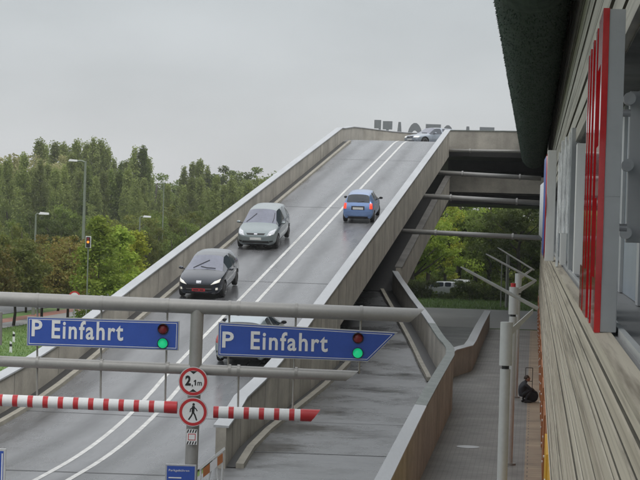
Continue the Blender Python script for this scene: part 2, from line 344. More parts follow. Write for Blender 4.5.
# parapets
def parapet(path, h, w, drop, face, capm, parent, capw=.06, joints=True, side=0, capsplit=None, name='parapet'):
    """path: list of (x,y,zroad); drop below road; returns wall with cap child"""
    def frames():
        out = []
        for i, p in enumerate(path):
            a = Vector(path[max(0, i-1)]); b = Vector(path[min(len(path)-1, i+1)]); d = (b-a); d.z = 0; d.normalize(); out.append((Vector(p), Vector((d.y, -d.x, 0))))
        return out
    fr = frames(); mb = MB()
    mb.sweep([[p-n*w/2+Vector((0, 0, h)), p+n*w/2+Vector((0, 0, h)), p+n*w/2-Vector((0, 0, drop if not callable(drop) else drop(p))), p-n*w/2-Vector((0, 0, drop if not callable(drop) else drop(p)))] for p, n in fr])
    wall = mb.build(name, face, parent)
    mc = MB(); ww = w/2+capw
    mc.sweep([[p-n*ww+Vector((0, 0, h+.002)), p-n*ww+Vector((0, 0, h+.07)), p+n*ww+Vector((0, 0, h+.05)), p+n*ww+Vector((0, 0, h+.002))] for p, n in fr])
    mc.build('cap', capm, wall)
    return wall, fr
pl = [(TL, s, zr(s)) for s in [47+i*3 for i in range(29)]]     # to 131
# left wall runs on past the crest, turns right and closes the deck
endw = [P(343, 127.5, 134), P(352, 126.2, 142), P(362, 127.3, 149.5), P(375, 129, 152), P(392, 131, 153), P(410, 132.4, 154), P(450, 133.6, 155.5), P(520, 135, 158)]
pl2 = []
for q in endw:
    l = loc(q, A); pl2.append((l.x, l.y, l.z-1.12))
ZE = 0
parapet(pl + pl2, 1.05, .26, .8, M['conc'], M['cap'], ramp)
# sloping end of left wall to ground is off frame; near leg
parapet([(TL, s, 0) for s in (30, 38, 47)], 1.05, .26, .3, M['conc'], M['cap'], ramp)
pr = [(TR+(.55*max(0, (52-s)/6) if s < 52 else 0), s, zr(s)) for s in [46.4, 48, 50, 52, 55, 58, 61]+[64+i*3 for i in range(23)]+[131.2]]
def dropR(p): return p.z+.05
parapet(pr[:[i for i, p in enumerate(pr) if p[1] > 72][0]+1], 1.05, .26, dropR, M['conc'], M['cap'], ramp)
parapet(pr[[i for i, p in enumerate(pr) if p[1] > 72][0]:], 1.05, .259, .75, M['conc'], M['cap'], ramp)
# formwork joints on the outer face of the right wall
for i, s in enumerate([48.2+i*2.4 for i in range(35)]):
    if s > 130: break
    zb = max(0.02, zr(s)-.72) if s >= 73 else .02
    tt = TR+(.55*max(0, (52-s)/6) if s < 52 else 0)
    mb = MB(); mb.box(tt+.128, tt+.134, s, s+.03, zb, zr(s)+1.0); mb.build('joint_line', M['conc_d'], ramp)
for s in [50+i*4.8 for i in range(17)]:
    mb = MB(); mb.box(TL+.128, TL+.134, s, s+.03, zr(s)+.1, zr(s)+1.0); mb.build('joint_line', M['conc_d'], ramp)
# kerb and gutter beside the left wall, kerb on the right
ks = [38+i*2 for i in range(48)]
strip('gutter', TL+.13, TL+.50, .05, M['gutter'], ks, thick=.08)
strip('kerb', TL+.50, TL+.68, .13, M['kerb'], ks, thick=.2)
strip('kerb', TR-.40, TR-.131, .12, M['kerb'], [54+i*2 for i in range(39)], thick=.2)
# solid flank below, far side wall
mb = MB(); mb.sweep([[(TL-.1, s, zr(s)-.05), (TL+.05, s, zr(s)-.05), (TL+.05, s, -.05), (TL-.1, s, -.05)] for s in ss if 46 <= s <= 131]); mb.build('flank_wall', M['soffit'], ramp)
mb = MB(); mb.sweep([[(-13.2, s, zr(s)-.59), (-12.9, s, zr(s)-.59), (-12.9, s, -.05), (-13.2, s, -.05)] for s in (74, 90, 110, 128)]); mb.build('added_shade_wall', M['soffit'], ramp)  # centre wall added to keep light out and darken below the ramp
mb = MB(); mb.box(TL+.1, TR-.2, 73.5, 73.9, 0, zr(73.5)-.3); mb.build('abutment', M['conc_d'], ramp)

# ------------------------------------------------------------------ lower lane that dives under the ramp
lane = thing('lower_lane', 'wet concrete lane behind the right wall curving beneath the big ramp', 'lane')
def zl(y, pts=((30, .01), (46, .03), (55, .15), (66, .42), (72, .68), (80, 1.25), (87, 1.8), (95, 2.5), (98, 2.85), (140, 9.2))):
    pts = list(pts)
    for (a, za), (b, zb) in zip(pts, pts[1:]):
        if y <= b: return za+(zb-za)*max(0, (y-a))/(b-a)
    return 9.2
ZW = ((30, 0.02), (36, .3), (47, .6), (55, .72), (66, .82), (72, .9), (80, 1.4), (87, 1.85), (95, 2.5), (98, 2.85), (140, 9.2))
wallpts = [wor(-2.6, q, 0, B) for q in (30, 36, 42, 48, 54, 60, 64.6)]
wallpts += [Vector((4.86, 67.3, 0)), P(450.5, 351.5, 69.5), P(446.5, 349, 71.5), P(440.6, 342, 74), P(434, 330.5, 77.5), P(426.5, 317, 81.5), P(416, 300, 87), P(404, 280, 94), P(397.5, 270, 97.6)]
for _ in range(2):          # round the bend off
    nw = wallpts[:6]
    for a, b in zip(wallpts[6:], wallpts[7:]): nw += [a.lerp(b, .25), a.lerp(b, .75)]
    wallpts = nw[:6]+[wallpts[6]]+nw[6:]+[wallpts[-1]]
wp = []
for w_ in wallpts:
    z = zl(w_.y, ZW)
    wp.append((w_.x-.12, w_.y, z))
split = 2
# right retaining wall: outer base on the pavement
def dropL(p): return p.z-.001
M1 = M['conc_brown']
i0 = [i for i, p in enumerate(wp) if p[1] < 49.5][-1]; i1 = [i for i, p in enumerate(wp) if p[1] < 77.6][-1]; i2 = [i for i, p in enumerate(wp) if p[1] < 69.6][-1]
parapet(wp[:i0+1], 1.02, .24, dropL, M1, M['cap'], lane, name='retaining_wall', capw=.03)
parapet(wp[i0:i1+1], 1.022, .24, dropL, M1, M['cap_old'], lane, name='retaining_wall', capw=.03)
parapet(wp[i1:], 1.02, .24, dropL, M['conc'], M['cap'], lane, name='retaining_wall', capw=.03)
# upper limb of that parapet, running up beneath the main ramp
up = []
for s in [97.8+i*3 for i in range(12)]+[133]:
    q = wor(TR, s, zr(s)-2.75-1.05+.45*(s-97.8)/35, A); up.append((q.x, q.y, q.z))
parapet(up, 1.05, .26, .55, M['conc'], M['conc_d'], lane, name='parapet')
# surface: from left flank of the main ramp to the wall, and under the ramp
mb = MB(); secs = []
ys = sorted([12, 20, 28, 34, 40, 46, 52, 58, 63, 97.6]+[65+i*1.1 for i in range(29)])
def wallx(y):
    if y <= 30: return wor(-2.6, y, 0, B).x-.1
    for a, b in zip(wp, wp[1:]):
        if a[1] <= y <= b[1]: return a[0]+(b[0]-a[0])*(y-a[1])/(b[1]-a[1])
    return wp[-1][0]
for y in ys:
    xr = wallx(y)-.02; xl = wor(TR, y/math.cos(A), 0, A).x+.1 if y < 73 else wor(TL+.3, y/math.cos(A)+1, 0, A).x
    if y < 46: xl = wor(TR, y/math.cos(A), 0, A).x+.02
    z = zl(y) if y > 30 else .004
    secs.append([(xl+(xr-xl)*j/10, y, z*(1 if True else 0)) for j in range(11)])
mb.sweep(secs, closed=False, caps=False)
ls = mb.build('lane_surface', M['lane_road'], lane)
ls.rotation_euler.z = 0
mb = MB(); secs = []
for s in (97, 105, 115, 125, 135): secs.append([tuple(wor(TL+.2, s, zr(s)-3.8, A)), tuple(wor(TR, s, zr(s)-3.8, A)), tuple(wor(TR, s, zr(s)-4.3, A)), tuple(wor(TL+.2, s, zr(s)-4.3, A))])
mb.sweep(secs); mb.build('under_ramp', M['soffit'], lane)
# inner kerb following the bending wall
def kerbline(off, w, h, i0_, name='kerb', m=M['kerb']):
    mb = MB(); secs = []
    pts = wp[i0_:]
    for i, p in enumerate(pts):
        a = Vector(pts[max(0, i-1)]); b = Vector(pts[min(len(pts)-1, i+1)]); d = b-a; d.z = 0; d.normalize(); n = Vector((-d.y, d.x, 0)); q = Vector(p); q.z = zl(q.y)+.02
        secs.append([q+n*off+Vector((0, 0, h)), q+n*(off+w)+Vector((0, 0, h)), q+n*(off+w), q+n*off])
    mb.sweep(secs); return mb.build(name, m, lane)
kerbline(.14, .42, .05, i2, 'gutter', M['gutter']); kerbline(.56, .17, .14, i2)
# kerb at the foot of the main ramp flank
mb = MB(); secs = []
for s in [46.6, 50, 54, 58, 62, 66, 70, 73]:
    tt = TR+.13+(.55*max(0, (52-s)/6) if s < 52 else 0); z = zl(wor(tt, s, 0, A).y)
    secs.append([wor(tt+.25, s, z+.12, A), wor(tt+.45, s, z+.12, A), wor(tt+.45, s, z-.05, A), wor(tt+.25, s, z-.05, A)])
mb.sweep(secs); mb.build('kerb', M['kerb'], lane)
mb = MB(); secs = []
for s in [46.6, 50, 54, 58, 62, 66, 70, 73]:
    tt = TR+.135+(.55*max(0, (52-s)/6) if s < 52 else 0); z = zl(wor(tt, s, 0, A).y)
    secs.append([wor(tt, s, z+.02, A), wor(tt+.24, s, z+.02, A)])
mb.sweep(secs, closed=False, caps=False); mb.build('gutter', M['gutter'], lane)
for y in (50.4, 57.2):
    xr = wallx(y)-.2; xl = wor(TR, y/math.cos(A), 0, A).x+.6
    mb = MB(); mb.sweep([[(xl, y+k, zl(y+k)+.006), (xr, y+k-.25, zl(y+k-.25)+.008)] for k in (0, .10)], closed=False, caps=False); mb.build('expansion_joint', M['joint'], lane)

# second low wall
w2 = thing('low_wall', 'short brownish low wall with pale cap bending away past the lane wall', 'wall')
p2 = [P(447, 347, 76.5), P(452, 348.5, 79), P(462, 348.5, 81), P(468.5, 347, 82.3), P(472, 341, 86), P(479, 331, 99), P(487.5, 318.5, 117.5)]
pp = [(p.x, p.y, 0) for p in p2]
parapet(pp, 1.08, .28, .02, M1, M['cap'], w2, name='wall')
tag(w2)
# manhole
mc = G(468, 447)
mb = MB(); mb.tube([(mc.x, mc.y, .002), (mc.x, mc.y, .010)], .33, 20); tag(mb.build('manhole_cover', M['galv']), 'grey round manhole cover set in the grey paving', 'manhole cover')

# ------------------------------------------------------------------ parking deck
pk = thing('parking_deck', 'two storey concrete parking deck joining ramp top to the shopping centre', 'parking deck')
def bx(name, a, b, th, z0, z1, m, parent=pk, bev=0):
    """wall between plan points a,b, thickness th, going away (+y)"""
    a = Vector((a[0], a[1], 0)); b = Vector((b[0], b[1], 0)); d = (b-a).normalized(); n = Vector((-d.y, d.x, 0))
    mb = MB(); mb.prism([a+Vector((0, 0, z0)), b+Vector((0, 0, z0)), b+Vector((0, 0, z1)), a+Vector((0, 0, z1))], n*th); return mb.build(name, m, parent)
a_, b_ = P(446.5, 130.6, 132.0), P(545, 131.5, 130.2)
zt = a_.z
par = bx('upper_parapet', a_, b_, .25, zt-1.45, zt, M['conc']); bx('cap', (a_.x, a_.y-.05), (b_.x, b_.y-.05), .34, zt+.002, zt+.06, M['cap_old'], par)
mb = MB(); mb.box(8.6, 60, 132.6, 165, 11.2, 11.9); mb.build('upper_slab', M['soffit'], pk)
mb = MB(); mb.box(8.0, 60, 134.4, 154, 7.9, 8.6); mb.build('lower_slab', M['soffit'], pk)
# lower level parapet
lp = bx('lower_parapet', P(446, 176, 134), P(545, 176.5, 132.6), .25, 8.72, 9.88, M['conc'])
mb = MB(); mb.box(9.2, 60, 134.5, 135.2, 7.95, 8.7); mb.build('edge_beam', M['conc_d'], pk)
mb = MB(); mb.box(6, 60, 152, 152.4, 8.61, 11.19); mb.build('back_wall', M['soffit'], pk)
for x in (34, 52):
    mb = MB(); mb.box(x, x+.6, 150, 150.6, 0, 7.9); mb.build('column', M['conc_d'], pk)
# braces between ramp and centre
for (u0, v0, u1, v1, Y, r) in ((447, 150.5, 540, 151.5, 131.2, .11), (436.5, 172.5, 541, 178.5, 123, .15), (421, 196, 541, 203, 111.5, .15), (401, 231, 541, 238, 99.5, .13)):
    a0, a1 = P(u0, v0, Y), P(u1, v1, Y-1.2)
    mb = MB(); mb.tube([a0, a1], r, 10); bo = mb.build('brace', M['steel'], pk, smooth=True)
    for f in (.25, .8):
        c = a0.lerp(a1, f); d = (a1-a0).normalized(); mb = MB(); mb.tube([c-d*.05, c+d*.05], r*1.35, 10); mb.build('collar', M['steel'], bo)
# dark bulk of shade-coloured beam under lower slab
mb = MB(); mb.box(9.3, 60, 140.5, 150, 10.45, 11.19); mb.build('cross_beam', M['soffit'], pk)

# roof letters, seen from behind
M['alu_d'] = mat('dull letter back', (.20, .215, .225), .5, metal=.2, var=.06)
def letter_poly(k):
    if k == 'T': return [[(0, 1), (1, 1), (1, .76), (.64, .76), (.64, 0), (.36, 0), (.36, .76), (0, .76)]]
    if k == 'F': return [[(0, 1), (.9, 1), (.9, 0), (.6, 0), (.6, .42), (.15, .42), (.15, .62), (.6, .62), (.6, .76), (0, .76)]]
    if k == 'A': return [[(.36, 1), (.64, 1), (1, 0), (.72, 0), (.5, .68), (.28, 0), (0, 0)]]
    if k == 'O':
        n = 18; o = [(.5+.5*math.cos(2*PI*i/n), .5+.5*math.sin(2*PI*i/n)) for i in range(n+1)]; q = [(.5+.27*math.cos(2*PI*i/n), .5+.27*math.sin(2*PI*i/n)) for i in range(n+1)]
        return [[o[i], o[i+1], q[i+1], q[i]] for i in range(n)]
    if k == 'E': return [[(0, 1), (1, 1), (1, 0), (0, 0), (0, .2), (.7, .2), (.7, .4), (.15, .4), (.15, .6), (.7, .6), (.7, .78), (0, .78)]]
lt = [('F', 374.5, 382, 119.8), ('T', 383, 392.5, 121), ('A', 395.5, 404, 121.8), ('O', 407.5, 423, 122.5), ('E', 426, 441, 124), ('O', 441.5, 454.5, 124.8), ('A', 463.5, 472.5, 126.3), ('T', 480, 494.5, 127)]
names = ['F shaped', 'narrow T shaped', 'narrow A shaped', 'big round', 'flat topped E shaped', 'smaller round', 'A shaped', 'wide T shaped']
pos = ['leftmost of the row', 'second from the left', 'beside the big round letter', 'above the silver estate car', 'between the two round letters', 'just left of the ramp corner', 'above the parapet right of the ramp', 'rightmost of the row']
for (k, u0, u1, vt), nm, ps in zip(lt, names, pos):
    Y = 164; a = P(u0, vt, Y); b = P(u1, vt, Y); w = b.x-a.x; h = a.z-12.3
    mb = MB()
    for pl_ in letter_poly(k): mb.prism([(x*w, 0, y*h*1.0) for x, y in pl_], (0, .35, 0))
    o = mb.build('roof_letter', M['alu_d']); o.location = (a.x, Y, 12.3)
    tag(o, 'grey metal %s roof letter seen from behind, %s' % (nm, ps), 'letter', 'metal roof letters standing on the upper deck')
mb = MB(); mb.box(4, 60, 159, 167, 11.91, 12.3); mb.build('roof_slab', M['conc_d'], pk)

# ------------------------------------------------------------------ shopping centre
ctr = thing('shopping_centre', 'long shopping centre front of weathered louvre sheets with recessed sign band and orange base', 'building', (0, 0, 0), -B)
Q0, Q1 = -6.0, 140.0
def extr(name, prof, m, q0=Q0, q1=Q1, n=1, par_=ctr, mats=None):
    mb = MB(); mb.sweep([[(p, q0+(q1-q0)*i/n, z) for p, z in prof] for i in range(n+1)])
    if mats: mb.m = [mats[k % len(prof)] if k < n*len(prof) else 0 for k in range(len(mb.f))]
    return mb.build(name, m, par_)
def boards(z0, z1, n, p0, p1, seedp, lip=.035, slot=.03, dp=.06):
    """flat boards of uneven height with an open slot above each"""
    prof = []; rd = random.Random(seedp); hs = [rd.uniform(.45, 1.5) for _ in range(n)]; tot = sum(hs); z = z0
    for h in hs:
        h = h/tot*(z1-z0); f = (z-z0)/(z1-z0); pa = p0+(p1-p0)*f; o_ = rd.uniform(0, .025)
        prof += [(pa-lip+o_, z), (pa-lip+o_, z+h-slot), (pa-lip+o_+.012, z+h-slot+.004), (pa+dp, z+h-slot+.005), (pa+dp, z+h-.001)]; z += h
    return prof
low = boards(1.75, 5.38, 25, .45, .52, 3, .04, .045, .075)
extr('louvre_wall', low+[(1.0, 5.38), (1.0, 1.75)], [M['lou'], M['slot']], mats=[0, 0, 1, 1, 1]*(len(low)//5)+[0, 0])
hi = boards(7.9, 18.0, 34, .76, .76, 5, .05, .085)
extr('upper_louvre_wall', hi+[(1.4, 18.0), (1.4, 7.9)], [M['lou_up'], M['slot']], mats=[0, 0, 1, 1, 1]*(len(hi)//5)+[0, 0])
led = extr('ledge', [(.47, 5.385), (.47, 5.43), (.60, 5.44), (.60, 5.385)], M['lou'])
extr('ledge_rail', [(.655, 5.39), (.655, 5.47), (.70, 5.47), (.70, 5.39)], M['steel_l'])
extr('sill', [(.60, 5.387), (.60, 5.41), (2.4, 5.41), (2.4, 5.387)], M['conc_road'])
extr('recess_wall', [(1.16, 5.42), (1.16, 7.86), (1.9, 7.86), (1.9, 5.42)], M['glass'])
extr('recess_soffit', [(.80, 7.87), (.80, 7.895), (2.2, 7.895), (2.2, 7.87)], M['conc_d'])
for q in [7.4+i*4.4 for i in range(30)]:
    mb = MB(); mb.box(1.12, 1.158, q, q+.5, 5.42, 7.86); mb.build('mullion', M['alu'], ctr)
# orange base panels with bolts; the nearest yellow
q = 26.0; i = 0
while q < 130:
    L_ = 3.9; ye = q < 41
    mb = MB(); mb.box(.40-(.035 if i % 2 else 0), .45, q, q+L_, .05, 1.74); pnl = mb.build('base_panel', M['yellow'] if ye else M['orange'], ctr)
    if ye: pnl['label'] = 'yellow base panel'
    for z in (.6, 1.2):
        mb = MB(); mb.tube([(.34, q+.2, z), (.4, q+.2, z)], .03, 8); mb.build('bolt', M['white'], pnl)
    q += L_+.12; i += 1
mb = MB(); mb.box(.46, 1.4, Q0, Q1, -.05, 1.745); mb.build('plinth', M['conc_d'], ctr)
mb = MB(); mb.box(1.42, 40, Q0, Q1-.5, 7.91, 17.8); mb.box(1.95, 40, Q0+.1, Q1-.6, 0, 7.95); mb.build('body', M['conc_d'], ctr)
# green bulge hung from the roof edge
mb = MB(); secs = []
random.seed(11)
nq = 116
for i in range(nq+1):
    q = 8+(124-8)*i/nq; e_ = 1.0
    if q > 120: e_ = math.sqrt(max(0.0, 1-((q-120)/4.0)**2))*.97+.03
    ring = []
    for j in range(25):
        a = PI*(j/24.0); cx, rx, rz_ = -.2, (.8 if j < 12 else .82)*max(.25, e_), 2.15*e_
        ring.append((cx-rx*math.cos(a)+random.uniform(-.012, .012), q, 12.2-rz_*abs(math.sin(a))**.42+random.uniform(-.012, .012)))
    ring += [(.72, q, 16.5), (-1.0, q, 16.5)]
    secs.append(ring)
mb.sweep(secs); bul = mb.build('green_cladding', M['astro'], ctr)
# tufts breaking its outline
mb = MB()
for i in range(30000):
    q = random.uniform(34, 123.8); a = random.uniform(0, PI); x = -.2-(.8 if a < PI/2 else .82)*math.cos(a); z = 12.2-2.15*abs(math.sin(a))**.42
    if random.random() < .35: x = -1.0; z = random.uniform(12.2, 16)
    if q > 120:
        e_ = math.sqrt(max(0, 1-((q-120)/4)**2)); x = -.2+(x+.2)*max(.25, e_); z = 12.2-(12.2-z)*e_ if z < 12.2 else z
    d = Vector((-math.cos(a), random.uniform(-.7, .7), -math.sin(a))).normalized()*random.uniform(.015, .05); s_ = Vector((random.uniform(-1, 1), random.uniform(-1, 1), random.uniform(-1, 1)))*.014
    p = Vector((x, q, z)); mb.add([p-s_, p+s_, p+d], [(0, 1, 2)])
mb.build('tufts', M['astro'], bul, fix=False)['kind'] = 'stuff'
mb = MB()
for k in range(26):
    q = random.uniform(37, 44); p = Vector((-1.03-random.uniform(0, .1), q, 14.2-random.uniform(0, 1.7))); s_ = .03
    mb.add([p+Vector((-s_, 0, -s_)), p+Vector((s_, 0, 0)), p+Vector((0, 0, s_))], [(0, 1, 2)])
mb.build('loose_sprig', M['astro'], bul, fix=False)

# ---- channel letters on the ledge
def red_letter(q, label, k, wq, first):
    t = thing('sign_letter', label, 'sign letter', wor(0, q, 5.44, B), -B, 'red channel letters on the centre ledge')
    mb = MB()
    ps = {'E': [(0, 0, 1, .16), (0, .42, .8, .58), (0, .84, 1, 1), (0, 0, .24, 1)], 'I': [(0, 0, .35, 1)], 'U': [(0, 0, .26, 1), (.74, 0, 1, 1), (0, 0, 1, .17)], 'L': [(0, 0, .26, 1), (0, 0, 1, .17)]}[k]
    def merged(p0, p1, nm, m, gr):
        mbb = MB()
        for n_, (a, b, c, d) in enumerate(ps):
            e = .0015*n_
            mbb.box(p0-e, p1+e, a*wq-gr+e, c*wq+gr-e, b*2.46-gr+e+.0, d*2.46+gr-e)
        return mbb.build(nm, m, t)
    merged(.515, .635, 'side_return', M['alu'], 0)
    merged(.475, .514, 'face', M['redglass'], .006)
    for z in (.8, 1.7):
        mb = MB(); mb.tube([(.635, wq*.5, z), (.72, wq*.5, z)], .03, 10); mb.build('standoff', M['galv'], t)
    return t
red_letter(14.6, 'nearest red faced letter with wide grey side, tall on the ledge', 'E', 1.0, True)
red_letter(16.1, 'second red faced letter, just behind the nearest one', 'I', 1.0, False)
red_letter(17.1, 'third red faced letter, between the second and the farthest', 'U', 1.1, False)
red_letter(18.6, 'farthest red faced letter, before the steel letters', 'L', 1.0, False)
bp_ = thing('mounting_panel', 'grey metal mounting panel behind the nearest red letter', 'panel', wor(0, 15.75, 0, B), -B)
mb = MB(); mb.box(.74, 1.10, 0, .07, 6.12, 7.36); mb.build('plate', M['alu'], bp_, bevel=.01)
for z in (7.29, 6.75, 6.2):
    mb = MB(); mb.tube([(.735, -.16, z), (.735, -.01, z)], .05, 18); mb.build('bolt_head', M['galv'], bp_, smooth='auto')
def steel_letter(u0, u1, vt, vb, d, label, m, dep=.9, extra=None):
    k = d/FPX
    a = loc(P(u0, vb, d), B); b = loc(P(u1, vb, d), B); c = loc(P(u0, vt, d), B)
    t = thing('steel_letter', label, 'sign letter', wor(0, a.y, 0, B), -B, 'steel letters on the centre ledge')
    mb = MB(); mb.box(a.x, b.x, 0, dep, 5.44, c.z); mb.build('housing', m, t, bevel=.012)
    return t, a, b, c
t1, a, b, c = steel_letter(544.5, 553.5, 150, 265, 47, 'round steel sign with red rim and blue and white lens, last before the louvres', M['alu_l'], .5)
yc = (5.44+c.z)/2; hh = (c.z-5.44)/2
def disc(p0, p1, r0, r1, m, nm, dz=0, par_=t1, q=1.3):
    mb = MB(); n = 40
    mb.sweep([[(p, q+r*math.cos(2*PI*i/n), yc+dz+r*math.sin(2*PI*i/n)) for i in range(n)] for p, r in ((p0, r0), (p1, r1))]); mb.build(nm, m, par_, smooth='auto')
disc(a.x-.002, a.x-.03, hh*.97, hh*.96, M['redglass'], 'red_rim')
disc(a.x-.031, a.x-.075, hh*.93, hh*.86, M['blue'], 'blue_disc')
disc(a.x-.076, a.x-.16, hh*.52, hh*.46, M['white'], 'white_disc', -.1)
steel_letter(559.5, 566, 140, 268, 42, 'narrow pale steel letter between the round sign and ribbed letter', M['alu_l'], .6)
t3, a, b, c = steel_letter(573, 583.5, 143, 276, 33, 'broad steel letter nearest to the red letters, on the ledge', M['alu_l'], .5)
steel_letter(567.5, 579, 127.5, 272, 36, 'tall steel letter topping its neighbours, behind the broad one', M['alu'], .5)
# ribbed acrylic letter in front
ta, a, b, c = steel_letter(556.5, 559, 152, 230, 40, 'clear ribbed acrylic letter glinting beside the broad steel letter', M['acryl'], .3)
ta['category'] = 'sign letter'
for i in range(9):
    q0 = 36-i*.0
    for_q = -1.0-i*.48
    mb = MB(); mb.box(a.x+.06*(i % 3), a.x+.045+.06*(i % 3), for_q, for_q+.16, 6.15, 7.55+.06*i); mb.build('rib', M['acryl'], ta, bevel=.01)

# ------------------------------------------------------------------ awning poles along the pavement
def awning(u, vt, d, r, arm, br, label, redtop=False):
    t = P(u, vt, d); base = Vector((t.x, t.y, 0))
    th = thing('awning_pole', label, 'pole', base, 0, 'grey poles with raised arms along the pavement')
    h = t.z
    mb = MB(); mb.tube([(0, 0, 0), (0, 0, h-.78)], r*.82, 20); post = mb.build('post', M['steel_l'], th, smooth='auto')
    mb = MB(); mb.tube([(0, 0, h-.72), (0, 0, h)], r, 20); mb.build('sleeve', M['steel_l'], th, smooth='auto')
    mb = MB(); mb.tube([(0, 0, h-.78), (0, 0, h-.72)], r*.6, 16); mb.build('neck', M['trim'], th, smooth='auto')
    mb = MB(); mb.tube([(0, 0, 0), (0, 0, .05)], r*1.5, 20); mb.build('base_plate', M['steel'], th, smooth='auto')
    if redtop:
        mb = MB(); mb.tube([(-.02, 0, h), (-.02, 0, h+.1)], r*.55, 12); mb.build('warning_light', M['red'], th, smooth='auto')
    p0 = P(*arm[0], d)-base; p1 = P(*arm[1], d+.6)-base
    mb = MB(); dr = (p1-p0).normalized(); mb.tube([p0, p0+dr*.15, p1], [.010, .024, .034], 8); mb.build('arm', M['steel_l'], th)
    b0 = P(*br[0], d)-base; b1 = P(*br[1], d+.5)-base
    mb = MB(); n_ = Vector((0, .03, 0)); w_ = Vector((0, 0, .065))
    mb.prism([b0-w_-n_, b1-w_*.6-n_, b1+w_*.6-n_, b0+w_-n_], n_*2); mb.build('bracket', M['steel_l'], th)
awning(506.8, 322, 31.5, .105, ((461, 267), (537.5, 308.5)), ((510, 333), (533, 311)), 'nearest thick grey awning pole, its arm reaching farthest left')
awning(514, 287, 50, .125, ((486, 254), (536, 281)), ((517, 292), (535, 281)), 'middle grey awning pole with a small red light on top', True)
awning(518.5, 273.5, 70, .125, ((497.5, 247.5), (534, 270)), ((519, 279), (532.5, 269)), 'farthest grey awning pole with the shortest arm')

# ------------------------------------------------------------------ entrance gantry
YG = 41.0
gan = thing('height_gantry', 'grey tube gantry over the ramp entrance carrying blue parking signs', 'gantry', (0, 0, 0))
def g(u, v, dy=0): return P(u, v, YG+dy)
k_ = YG/FPX
def cuttube(p0, p1, r, cut, name):
    """tube whose right end is cut obliquely (top longer)"""
    mb = MB(); n = 20; d = (p1-p0).normalized(); up_ = Vector((0, 0, 1)); up_ = (up_-d*up_.dot(d)).normalized(); sd = d.cross(up_)
    r0 = []; r1 = []
    for j in range(n):
        a = 2*PI*j/n; o = up_*math.cos(a)*r+sd*math.sin(a)*r; r0.append(p0+o); r1.append(p1+o+d*(math.cos(a)*cut))
    mb.sweep([r0, r1]); return mb.build(name, M['steel'], gan, smooth='auto')
cuttube(g(-60, 296.5), g(417, 315.5), 7.2*k_, .16, 'top_beam')
cuttube(g(-60, 358.6), g(352, 376), 5.4*k_, .14, 'lower_beam')
pb = g(189.5, 480); ptop = g(197.5, 309)
mb = MB(); mb.tube([Vector((pb.x+.02, pb.y, 0)), ptop], 6.5*k_, 20); post = mb.build('post', M['steel'], gan, smooth='auto')
mb = MB(); mb.tube([g(-64, 480)*1, g(-58, 298)], 7.4*k_, 20); mb.build('post', M['steel'], gan, smooth='auto')
def rod(u0, v0, u1, v1, dy=0, r=.022, par_=gan):
    mb = MB(); mb.tube([g(u0, v0, dy), g(u1, v1, dy)], r, 8); return mb.build('hanger_rod', M['steel'], par_, smooth='auto')
for u0, v0, u1, v1 in ((37.5, 303, 37, 398), (101.5, 305, 100.5, 401), (167.5, 308, 165, 404), (229.5, 310, 228, 368), (238.5, 372, 238, 411), (296, 312, 292.5, 414), (361, 315, 359, 374)):
    rod(u0, v0, u1, v1, .04)
    for (uu, vv, rr_) in ((u0, v0-(2.5 if v0 < 320 else 0), 7.6), (u0, 360+(u0-0)*.048, 5.8)):
        if rr_ < 7 and uu > 345: continue
        c_ = g(uu, 299+uu*.0387 if rr_ > 7 else 360.3+uu*.0422); dx = Vector((.03, 0, -.0012)); mb = MB(); mb.tube([c_-dx, c_+dx], rr_*k_, 20); mb.build('clamp', M['steel'], gan, smooth='auto')
# small dark grey unit at left edge
mb = MB(); mb.tube([g(-3, 312, -.1), g(-3.5, 345, -.1)], 5.5*k_, 16); mb.build('mounting_sleeve', M['steel'], gan, smooth='auto')
# blue signs
def text_mesh(s, size, extr_=.004, bold=.0):
    cu = bpy.data.curves.new('text', 'FONT'); cu.body = s; cu.space_character = 1.16; cu.size = size; cu.extrude = extr_; cu.offset = bold; cu.resolution_u = 3
    ob = bpy.data.objects.new('text', cu); C.objects.link(ob); dg = bpy.context.evaluated_depsgraph_get(); dg.update()
    me = bpy.data.meshes.new_from_object(ob.evaluated_get(dg)); C.objects.unlink(ob); bpy.data.objects.remove(ob); return me
def put_text(s, m, p0, ex, ez, width, height, name='lettering', parent=None, bold=.012):
    """lettering whose box starts at p0 (lower left), along ex / ez, scaled to width x height"""
    me = text_mesh(s, 1, .004, bold); me.name = name
    xs = [v.co.x for v in me.vertices]; ys_ = [v.co.y for v in me.vertices]; x0, x1, y0, y1 = min(xs), max(xs), min(ys_), max(ys_)
    n = ex.cross(ez)
    for v in me.vertices:
        a = (v.co.x-x0)/(x1-x0)*width; b = (v.co.y-y0)/(y1-y0)*height; v.co = p0+ex*a+ez*b+n*(v.co.z)
    me.materials.clear(); me.materials.append(m); me.update(); o = bpy.data.objects.new(name, me); C.objects.link(o); o.parent = parent; return o
def frame_from(p00, p10, p01):
    ex = (p10-p00).normalized(); ez = (p01-p00).normalized(); return ex, ez, ex.cross(ez)
def poly_plate(pts, th, m, name, parent, n):
    mb = MB(); mb.prism([p-n*th/2 for p in pts], n*th); return mb.build(name, m, parent)
def inset(pts, d):
    out = []; k = len(pts)
    for i in range(k):
        a, b, c = pts[i-1], pts[i], pts[(i+1) % k]; e1 = (a-b).normalized(); e2 = (c-b).normalized(); s_ = e1.cross(e2).length
        out.append(b+(e1+e2)*(d/s_))
    return out
